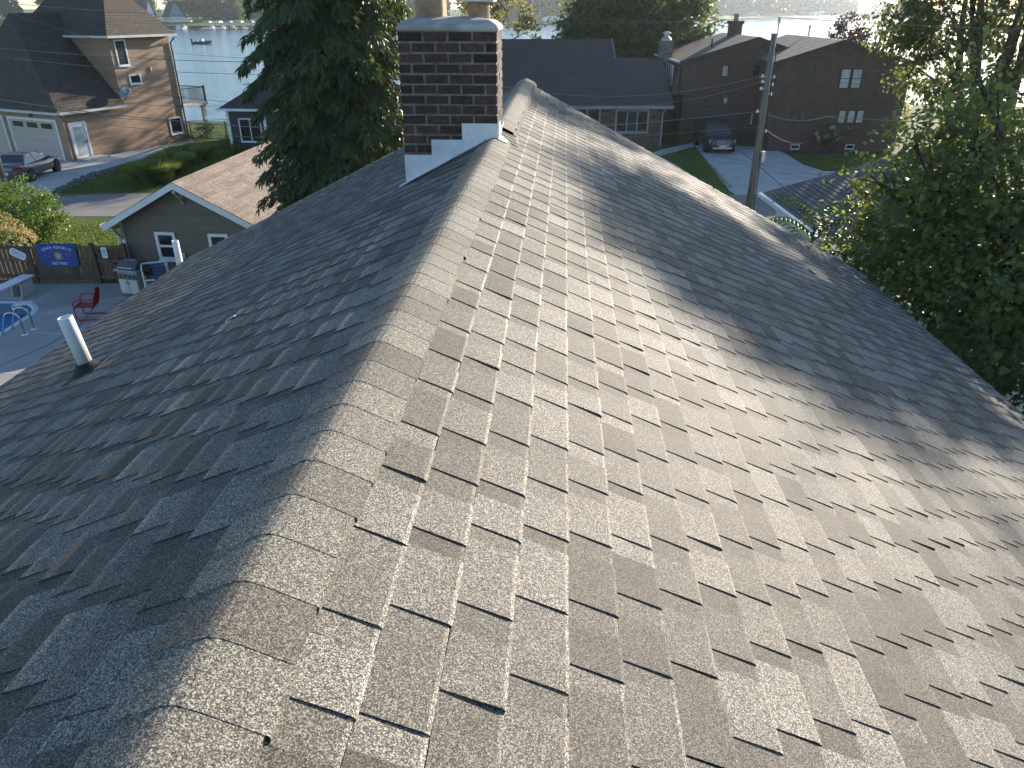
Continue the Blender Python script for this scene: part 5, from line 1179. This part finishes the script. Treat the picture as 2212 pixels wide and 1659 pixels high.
for s in (-1, 1):
    mb = MB(); mb.prism([(-2.20, s * .80, .70), (-2.26, s * .52, .70), (-2.26, s * .52, .84), (-2.18, s * .80, .88), (-2.0, s * .895, .86), (-2.02, s * .89, .76)], (-.035, s * .012, 0)); mb.build('tail_light', mat('red_lens', (.28, .012, .015), .25, .1, 5), cp)
    mb = MB(); mb.prism([(2.0, s * .74, .62), (2.17, s * .56, .60), (2.15, s * .56, .70), (1.9, s * .78, .76)], (.03, s * .02, .02)); mb.build('headlight', M['glass_lit'], cp)
mb = MB(); mb.box(-2.315, -2.29, -.26, .26, .52, .64); mb.build('number_plate', M['white'], cp)
p = G(1560, 334); fr = Vector((-.02, -1, 0)); sv_c = p + Vector((0, 2.35, 0))
sv = car('parked_car', 'black car with chrome grille facing the street outside the garage', 'car', sv_c, R(-91),
    [(-2.35, .5, 1.0, .72), (-2.2, .32, 1.06, .86), (-1.2, .24, 1.05, .93), (0, .22, 1.02, .93), (1.0, .22, 1.02, .93), (1.7, .24, .98, .91), (2.15, .26, .93, .86), (2.33, .34, .84, .78), (2.36, .4, .7, .74)],
    (-2.1, 1.0, -1.75, .25, 1.0, 1.60, .84, .66), (-1.42, 1.42), (.012, .012, .014), .36)
mb = MB(); mb.prism([(2.365, -.44, .84), (2.365, .44, .84), (2.385, .36, .56), (2.385, -.36, .56)], (.02, 0, 0)); gl = mb.build('grille', M['plastic'], sv)
mb = MB()
for k in range(4): z = .58 + .075 * k; hw = .36 + .08 * k / 3.5; mb.box(2.40, 2.425, -hw, hw, z, z + .028)
for k in range(7): y = -.36 + .12 * k; mb.box(2.40, 2.42, y - .012, y + .012, .56, .84)
mb.tube([(2.41, -.45, .85), (2.41, .45, .85), (2.42, .37, .55), (2.42, -.37, .55), (2.41, -.45, .85)], .016, 6); mb.build('grille_bars', M['chrome'], gl)
mb = MB(); mb.lathe([(.0, 0), (.075, .004), (.06, .012), (0, .014)], (0, 0, 0), 14, M=Matrix.Translation((2.425, 0, .71)) @ Matrix.Rotation(R(90), 4, 'Y')); mb.build('emblem', M['chrome'], gl)
for s in (-1, 1):
    mb = MB(); mb.prism([(2.33, s * .50, .60), (2.22, s * .80, .62), (2.12, s * .83, .86), (2.3, s * .54, .80)], (.04, s * .01, 0)); mb.build('headlight', M['glass_lit'], sv)
mb = MB(); mb.box(2.33, 2.39, -.6, .6, .34, .44); mb.box(2.38, 2.40, -.22, .22, .42, .53); mb.build('bumper_insert', M['trimgrey'], sv)

# ------------------------------------------------------------------ poles and wires
pole_b = Vector((10.0, 31.0, 0)); up_ = thing('utility_pole', 'grey wooden utility pole with insulators before the brick houses', 'utility pole', pole_b, 0, 'utility poles along the street')
mb = MB(); mb.tube([(0, 0, 0), (.02, 0, 4), (0, 0, 7.35)], [.15, .13, .10], 14); mb.build('post', M['wood_pole'], up_, smooth=True)
M['porcelain'] = mat('white_porcelain', (.62, .62, .62), .25, .05, 5)
mb = MB(); mb.tube([(.12, 0, 6.9), (.12, 0, 7.75)], .022, 6); mb.lathe([(.02, 7.7), (.06, 7.72), (.05, 7.8), (.065, 7.82), (.04, 7.9), (0, 7.92)], (.12, 0, 0), 12); mb.build('top_pin', M['galv'], up_)
for k, (dx, z) in enumerate(((-.24, 5.85), (-.20, 5.65), (.22, 5.82), (.2, 5.55), (-.22, 5.4), (.2, 5.2), (-.24, 4.55), (.2, 3.8))):
    mb = MB(); mb.lathe([(.018, -.06), (.05, -.05), (.05, -.015), (.032, 0), (.05, .015), (.05, .05), (.018, .06)], (dx, -.06, z), 12); mb.tube([(dx, -.06, z), (dx * .4, -.03, z - .02)], .015, 5); mb.build('insulator', M['porcelain'], up_)
mb = MB(); mb.tube([(.15, -.1, 6.6), (.16, -.12, 5.0), (.155, -.13, 3.5), (.17, -.12, 0)], .022, 6); mb.tube([(.17, -.08, 4.6), (.26, -.1, 4.2), (.2, -.1, 3.95)], .014, 5); mb.build('conduit', M['black'], up_)
mb = MB(); mb.box(.13, .34, -.1, .08, 2.6, 3.0); mb.build('meter_box', M['galv'], up_)
pl_b = AY(2, 380, 33.3); lp = thing('utility_pole', 'brown wooden utility pole behind the bush at the left edge', 'utility pole', (pl_b.x, 33.3, 0), 0, 'utility poles along the street')
mb = MB(); mb.tube([(0, 0, 0), (0, 0, 5), (0, 0, 9.2)], [.2, .17, .13], 14); mb.build('post', M['wood_pole'], lp, smooth=True)
mb = MB(); mb.lathe([(.02, -.06), (.06, -.05), (.06, .05), (.02, .06)], (0, -.2, 8.6), 10); mb.build('insulator', M['porcelain'], lp)
M['cable'] = mat('weathered_cable', (.06, .058, .055), .6, .2, 5); M['cable_pale'] = mat('aluminium_cable', (.20, .195, .185), .5, .2, 5)
def wire(label, pts, sagv, r_=.013, m='cable'):
    r_ *= .72
    mb = MB(); out = []
    for a, b_, s in zip(pts[:-1], pts[1:], sagv):
        a, b_ = Vector(a), Vector(b_)
        for k in range(14): u = k / 14; out.append(a.lerp(b_, u) - Vector((0, 0, 4 * s * u * (1 - u))))
    out.append(Vector(pts[-1])); mb.tube(out, r_, 5); o = mb.build('power_line', M[m]); tag(o, label, 'cable', 'overhead wires along the street'); return o
lx, ly = pl_b.x, 33.3
wire('topmost wire crossing above the charcoal roof to the pole top pin', [(lx, ly - .2, 8.6), (10.12, 31, 7.9), (34, 31.5, 7.6)], [.55, .3], .013, 'cable_pale')
wire('upper slack wire sagging across the wide charcoal roof', [(lx, ly, 6.9), (-4, 31, 6.4), (9.76, 30.94, 5.85)], [.3, 1.0], .016, 'cable_pale')
wire('second wire beside the upper slack wire at the insulators', [(lx, ly, 6.6), (-4, 31.1, 6.0), (9.8, 30.94, 5.65)], [.4, 1.15], .013, 'cable_pale')
wire('third thin wire ending at the lowest left insulator', [(lx, ly, 6.2), (9.78, 30.94, 5.4)], [1.35], .012)
wire('right hand wire from the insulators toward the tall tree', [(10.22, 30.94, 5.82), (34, 31.5, 5.2)], [.35], .012)
wire('thick twisted cable passing across the garage door', [(lx, ly, 4.9), (9.76, 30.94, 4.55)], [1.1], .024, 'cable_pale')
wire('thick cable dipping right of the pole past the bright windows', [(10.05, 30.94, 4.5), (12.6, 31, 4.35), (34, 31.5, 3.9)], [.22, .25], .024, 'cable_pale')
wire('lowest wire crossing the parked car to the pole', [(lx, ly, 4.4), (9.95, 30.9, 4.0)], [1.0], .015, 'cable_pale')
wire('lowest wire running right from the pole across the brick wall', [(10.05, 30.9, 4.0), (34, 31.5, 3.4)], [.25], .013)
wire('service line dropping from the pole to the window well side', [(10.15, 30.9, 3.9), (16, 42, 1.6), (17.2, 48.9, .6)], [.2, .1], .014, 'cable_pale')
wire('service line dropping from the pole toward the dark neighbour roof', [(10.15, 30.9, 3.7), (13.6, 23.3, 4.2)], [.5], .013)
wire('dark wire drooping in front of the brown house garage', [(lx - 4, 36, 5.2), (-18, 40, 3.0), (-6, 46, 4.2)], [.3, .5], .016)
wire('service wire from the satellite dish corner of the brown house', [(-24.7, 49.0, 3.0), (-12, 42, 3.9), (-3, 33, 5.2)], [.35, .3], .014)
wire('thin wire crossing the steep roof of the brown house', [(lx - 3, 37, 9.2), (-20, 42, 6.4), (-5, 40, 6.2)], [.2, .4], .012, 'cable_pale')
wire('pale guy wire slanting down beside the left utility pole', [(lx + .1, ly - .1, 8.0), (lx + 1.0, ly - 1.6, .2)], [0], .02, 'cable_pale')

# ------------------------------------------------------------------ iron fence by the lake
fn = thing('iron_fence', 'black iron rail fence at the lawn edge by the lake', 'fence', (0, 0, 0)); a = G(405, 296); pts = [Vector((-22.4, 53.6, 0)), Vector((-19.8, 53.2, 0)), Vector((-18.6, 56.0, 0)), Vector((-15, 62.5, 0))]
for s_, e_ in zip(pts[:-1], pts[1:]):
    n = max(2, int((e_ - s_).length / .13)); mb = MB()
    for k in range(n + 1): p = s_.lerp(e_, k / n); mb.tube([p + Vector((0, 0, .08)), p + Vector((0, 0, 1.15))], .011, 4)
    for z in (.12, 1.05): mb.tube([s_ + Vector((0, 0, z)), e_ + Vector((0, 0, z))], .018, 5)
    mb.build('railing', M['black'], fn); mb = MB(); mb.box(s_.x - .035, s_.x + .035, s_.y - .035, s_.y + .035, 0, 1.25); mb.build('post', M['black'], fn)
shrub('dark_hedge', 'dark clipped shrub beside the iron fence and brown house', (-21.6, 54.2, 0), [((0, 0, .6), (.5, .6, .6))], 700, 30, .12, 'conifer', .14)

# ------------------------------------------------------------------ boat on the lake
bp_ = G(437, 95, -.9); bt = thing('fishing_boat', 'small dark blue fishing boat with people out on the lake', 'boat', bp_, R(4))
mb = MB(); rings = []
for x, hw, zk, zg in ((-2.6, .95, -.05, .62), (-1.2, 1.0, -.12, .62), (.4, 1.0, -.12, .68), (1.6, .75, -.05, .78), (2.4, .3, .15, .9), (2.7, .03, .4, .98)):
    rings.append([(x, -hw, zg), (x, -hw * .9, zg * .5), (x, -hw * .6, zk), (x, 0, zk - .05), (x, hw * .6, zk), (x, hw * .9, zg * .5), (x, hw, zg), (x, hw * .85, zg - .02), (x, hw * .7, zk + .25), (x, -hw * .7, zk + .25), (x, -hw * .85, zg - .02)])
for a, b_ in zip(rings[:-1], rings[1:]):
    for i in range(11): mb.face([a[i], a[(i + 1) % 11], b_[(i + 1) % 11], b_[i]])
mb.face(rings[0]); mb.build('hull', mat('navy_hull_paint', (.022, .03, .07), .35, .15, 3), bt)
mb = MB(); mb.box(-3.0, -2.55, -.2, .2, -.2, .95); mb.prism([(-3.05, -.24, .95), (-2.5, -.24, .95), (-2.45, -.24, 1.25), (-3.0, -.24, 1.35)], (0, .48, 0)); mb.build('outboard_motor', M['black'], bt, bevel=.04)
mb = MB(); mb.box(.2, .5, -.6, .1, .2, 1.0); mb.prism([(.5, -.6, 1.0), (.5, .1, 1.0), (.35, .1, 1.35), (.35, -.6, 1.35)], (.03, 0, 0)); mb.build('console', M['white'], bt)
def sitter(loc, rz, shirt, label, group):
    """seated person as one skinned surface"""
    J = {'pelvis': (0, 0, .12), 'chest': (-.03, 0, .42), 'neck': (-.02, 0, .62), 'head': (.02, 0, .76), 'ls': (-.02, .19, .55), 'le': (.06, .25, .30), 'lh': (.28, .16, .24), 'rs': (-.02, -.19, .55), 're': (.06, -.25, .30), 'rh': (.28, -.16, .24), 'lk': (.42, .12, .16), 'lf': (.46, .13, -.26), 'rk': (.42, -.12, .16), 'rf': (.46, -.13, -.26)}
    E = [('pelvis', 'chest'), ('chest', 'neck'), ('neck', 'head'), ('chest', 'ls'), ('ls', 'le'), ('le', 'lh'), ('chest', 'rs'), ('rs', 're'), ('re', 'rh'), ('pelvis', 'lk'), ('lk', 'lf'), ('pelvis', 'rk'), ('rk', 'rf')]
    rad = {'pelvis': .15, 'chest': .16, 'neck': .06, 'head': .11, 'ls': .07, 'rs': .07, 'le': .05, 're': .05, 'lh': .04, 'rh': .04, 'lk': .08, 'rk': .08, 'lf': .055, 'rf': .055}
    ks = list(J); me = bpy.data.meshes.new('person'); me.from_pydata([J[k] for k in ks], [(ks.index(a), ks.index(b_)) for a, b_ in E], [])
    o = bpy.data.objects.new('person', me); COL.objects.link(o); o.location = loc; o.rotation_euler = (0, 0, rz); o.modifiers.new('skin', 'SKIN')
    for i, k in enumerate(ks): me.skin_vertices[0].data[i].radius = (rad[k],) * 2; me.skin_vertices[0].data[i].use_root = (i == 0)
    s = o.modifiers.new('sub', 'SUBSURF'); s.levels = s.render_levels = 1; me.materials.append(shirt); tag(o, label, 'person', group)
    mb = MB(); mb.lathe([(.118, .72), (.12, .80), (.09, .87), (0, .90)], (.0, 0, 0), 10); h = mb.build('cap', M['ink'], o, smooth=True)
bm_ = Matrix.Translation(bp_) @ Matrix.Rotation(R(4), 4, 'Z')
sitter(bm_ @ Vector((-1.3, .1, .45)), R(4), mat('pale_shirt', (.45, .44, .42), .8, .1), 'person in a pale shirt seated at the stern of the boat', 'people in the boat')
sitter(bm_ @ Vector((-.3, -.3, .5)), R(4), mat('dark_shirt', (.05, .05, .06), .8, .1), 'person in dark clothes seated amidships behind the console', 'people in the boat')
sitter(bm_ @ Vector((1.3, .1, .5)), R(10), mat('red_shirt', (.25, .05, .05), .8, .1), 'person in a reddish shirt seated near the bow', 'people in the boat')

# ------------------------------------------------------------------ far shore: cottages, docks, boats, trees
def far_pt(px, d): X = (px - 1106) / FPX * d; return X, (d - 3.9) / .89
def cottage(label, px, d, w, dp, he, hr, rz, wall, roofm, z=1.0):
    X, Yv = far_pt(px, d); c = thing('lakeside_cottage', label, 'house', (X, Yv, z), rz, 'cottages on the far shore')
    mb = MB(); mb.prism([(-w / 2, 0, 0), (w / 2, 0, 0), (w / 2, 0, he), (0, 0, hr - .1), (-w / 2, 0, he)], (0, dp, 0)); mb.build('wall', M[wall], c)
    mb = MB()
    for s in (-1, 1): mb.prism([(s * (w / 2 + .5), -.6, he - (hr - he) / (w / 2) * .5), (0, -.6, hr), (0, -.6, hr + .25), (s * (w / 2 + .6), -.6, he - (hr - he) / (w / 2) * .5 + .2)], (0, dp + 1.2, 0))
    mb.build('roof', M[roofm], c)
    for x in (-w * .2, w * .2): window(c, (0, 0, 0), X_, -Y_, x, he * .55, w * .16, he * .4, sill=False, fw=.12)
    return c
M['blue_siding'] = mat('blue_grey_siding', (.16, .22, .32), .7, .1, 1)
cottage('white cottage with a very steep gable, leftmost across the bay', 330, 372, 5.5, 8, 4.5, 11.5, R(66), 'white', 'roof_lh')
cottage('blue grey steep gabled cottage behind the raised lake deck', 386, 378, 8, 9, 3.5, 10.5, R(40), 'blue_siding', 'roof_dark')
cottage('low white cottage among the trees right of the boats', 505, 420, 9, 8, 3.2, 5.4, R(10), 'white', 'roof_brown')
cottage('white boathouse by the hazy shore left of the maple', 1192, 468, 12, 7, 3, 4.6, R(5), 'white', 'roof_brown', -.2)
cottage('second white boathouse on the hazy shore beside the slender tree', 1228, 472, 10, 7, 3, 4.4, R(5), 'white', 'blue_siding', -.2)
cottage('grey cottage on the hazy shore above the brick houses', 1625, 738, 14, 9, 3.5, 6, R(0), 'trimgrey', 'roof_brown', -.2)
cottage('pale cottage low on the shore right of the pole top', 1760, 824, 14, 9, 3.5, 6.2, R(0), 'white', 'roof_dark', -.2)
def dock(label, px, d, L_, wd, z=-.3, canopy=None):
    X, Yv = far_pt(px, d); c = thing('boat_dock', label, 'dock', (X, Yv, 0), R(6), 'docks on the far shore'); mb = MB(); mb.box(-wd / 2, wd / 2, -L_, 1, z - .12, z); mb.build('planking', M['trimgrey'], c)
    for y in (-L_ + .5, -L_ / 2, 0):
        for s in (-1, 1): mb = MB(); mb.tube([(s * wd / 2, y, -2), (s * wd / 2, y, z + .6)], .12, 6); mb.build('piling', M['wood_pole'], c)
    if canopy:
        mb = MB(); mb.prism([(wd / 2 + .3, -L_, 2.1), (wd / 2 + 3.5, -L_, 2.1), (wd / 2 + 3.3, -L_, 2.8), (wd / 2 + .6, -L_, 2.8)], (0, 6, 0)); mb.build('canopy', M[canopy], c)
        for x in (wd / 2 + .5, wd / 2 + 3.3):
            for y in (-L_ + .3, -L_ + 5.7): mb = MB(); mb.tube([(x, y, -1.5), (x, y, 2.1)], .07, 5); mb.build('canopy_post', M['galv'], c)
M['canvas_blue'] = mat('blue_canvas', (.10, .20, .34), .8, .1, 2); M['canvas_tan'] = mat('tan_canvas', (.40, .33, .25), .8, .1, 2)
for i, (px_, d, cn) in enumerate(((448, 361, 'canvas_tan'), (470, 362, 'white'), (492, 363, 'canvas_blue'), (515, 364, 'canvas_tan'), (538, 365, 'canvas_blue'))):
    dock(['tan canopy dock leftmost in the bay', 'white canopy dock second from left in the bay', 'blue canopy dock in the middle of the bay', 'tan canopy dock fourth along the bay', 'blue canopy dock beside the conifer edge'][i], px_, d, 12, 1.6, -.3, cn)
dock('bare dock on the hazy shore left of the maple', 1175, 462, 14, 2); dock('bare dock on the far shore near the pole top', 1690, 758, 18, 2.5)
def moored(label, px, d, col, L_=5.5):
    X, Yv = far_pt(px, d); c = thing('moored_boat', label, 'boat', (X, Yv, -.9), R(rng.uniform(60, 110)), 'boats moored on the far shore'); mb = MB(); rg = []
    for x, hw, zg in ((-L_ / 2, 1.0, .8), (0, 1.1, .85), (L_ * .3, .8, 1.0), (L_ / 2, .08, 1.2)): rg.append([(x, -hw, zg), (x, -hw * .7, -.1), (x, hw * .7, -.1), (x, hw, zg)])
    for a, b_ in zip(rg[:-1], rg[1:]):
        for k in range(4): mb.face([a[k], a[(k + 1) % 4], b_[(k + 1) % 4], b_[k]])
    mb.face(rg[0]); mb.build('hull', M[col], c); mb = MB(); mb.prism([(-.6, -.8, .85), (.9, -.8, .85), (.5, -.7, 1.6), (-.5, -.7, 1.6)], (0, 1.5, 0)); mb.build('windshield', M['glass_lit'], c)
for i, (px_, d, cl) in enumerate(((385, 357, 'white'), (398, 358, 'trimgrey'), (458, 356, 'white'), (481, 357, 'white'), (503, 357, 'red'), (527, 358, 'white'), (552, 359, 'trimgrey'))):
    moored(['white boat drawn up left of the bare sandy shore', 'grey boat on the sandy shore below the blue cottage', 'white boat beside the leftmost tan canopy', 'white boat between white and blue canopies', 'red boat between the blue and second tan canopy', 'white boat right of the second tan canopy', 'grey boat nearest the conifer edge'][i], px_, d, cl)
sheet('sandy_shore', [(-185, 400, .0), (-126, 404.5, 0), (-126, 411, 0), (-185, 407, 0)], .75, mat('sand', (.42, .36, .28), .95, .15, .5))
fdk = thing('lake_deck', 'raised wooden lake deck with railing before the blue cottage', 'deck', (*far_pt(382, 362), .2), R(12)); mb = MB(); mb.box(-7, 7, 0, 5, 2.2, 2.5); mb.build('floor', M['trimgrey'], fdk); mb = MB()
for k in range(20): mb.box(-7 + 14 * k / 19 - .05, -7 + 14 * k / 19 + .05, -.05, .05, 2.5, 3.9)
mb.box(-7, 7, -.07, .07, 3.85, 4.0); mb.build('railing', M['white'], fdk)
for x in (-6.5, -2, 2, 6.5): mb = MB(); mb.box(x - .15, x + .15, .1, .4, -.5, 2.2); mb.build('post', M['wood_pole'], fdk)
# nearer bay trees, each its own
lbl = ['broad sunlit tree above the brown house roof', 'dark tree behind the leftmost white cottage', 'dark tall tree behind the blue grey cottage', 'large shaded tree left of the bay docks', 'large bright topped tree in the middle of the bay', 'rounded sunlit tree right of the bay middle', 'pointed sunlit tree before the low white cottage', 'shaded tree above the blue canopies', 'sunlit tree at the conifer edge of the bay', 'tall tree closing the bay behind the conifer']
for i, (px_, d, h, r_) in enumerate(((300, 375, 17, 6), (322, 400, 22, 7), (398, 402, 22, 8), (430, 398, 19, 7), (460, 392, 17, 6.5), (482, 394, 15, 6), (510, 398, 14, 5), (530, 412, 17, 6), (552, 412, 15, 6), (585, 420, 18, 7))):
    X, Yv = far_pt(px_, d); tree('bay_tree', lbl[i], (X, Yv, .8), [((X, Yv, h * .6), (r_ * .8, r_ * .8, h * .34)), ((X + r_ * .45, Yv - 1, h * .42), (r_ * .6, r_ * .6, h * .22)), ((X - r_ * .45, Yv, h * .45), (r_ * .6, r_ * .6, h * .25))], 3800, 110, .95, 'bay', .8, .5, h * .3, group='trees round the far bay', nsub=1)
# far woods: one mass
C, T = [], []
def wood(x0, x1, y0, y1, n, h):
    for k in range(n):
        u = rng.random(); x = x0 + (x1 - x0) * u; y = y0 + (y1 - y0) * u + rng.uniform(2, 70) + 6; hh = h * rng.uniform(.7, 1.2); r_ = hh * .32; ct = rng.random()
        d = rdir(170); p = d * np.array([r_, r_, hh * .40]) * (.70 + .35 * NR.random((170, 1))) + np.array([x, y, hh * .58 + .5]); C.append(p); T.append(np.clip(ct * .6 + .4 * NR.random(170), 0, 1))
for (a, b_) in zip(FAR[:-1], FAR[1:]):
    ln = math.hypot(b_[0] - a[0], b_[1] - a[1]); vis = (a[0] > -260 and b_[0] < 620)
    off = 125 if -240 < a[0] < -100 else 14; wood(a[0], b_[0], a[1] + off, b_[1] + off, int(min(ln, 420) / (4.2 if vis else 12)), 19 if a[1] > 420 else 21)
C = np.concatenate(C); T = np.concatenate(T); n = len(C)
struct(leaves('far_woods', C, rdir(n), rdir(n), 3.3 * (.6 + .8 * NR.random(n)), T, L['far'], None), 'stuff')

# ------------------------------------------------------------------ haze over the lake
mb = MB(); mb.box(-1000, 1000, -130, 1290, -3.5, 36); hz = mb.build('haze', M['white']); hz.data.materials.clear(); struct(hz, 'stuff')
m = bpy.data.materials.new('lake_haze'); m.use_nodes = True; nt = m.node_tree
for x in list(nt.nodes):
    if x.type == 'BSDF_PRINCIPLED': nt.nodes.remove(x)
v = nt.nodes.new('ShaderNodeVolumePrincipled'); v.inputs['Color'].default_value = (.82, .90, 1.0, 1); v.inputs['Density'].default_value = HAZE; v.inputs['Anisotropy'].default_value = .5
nt.links.new(v.outputs[0], nt.nodes['Material Output'].inputs['Volume']); hz.data.materials.append(m)
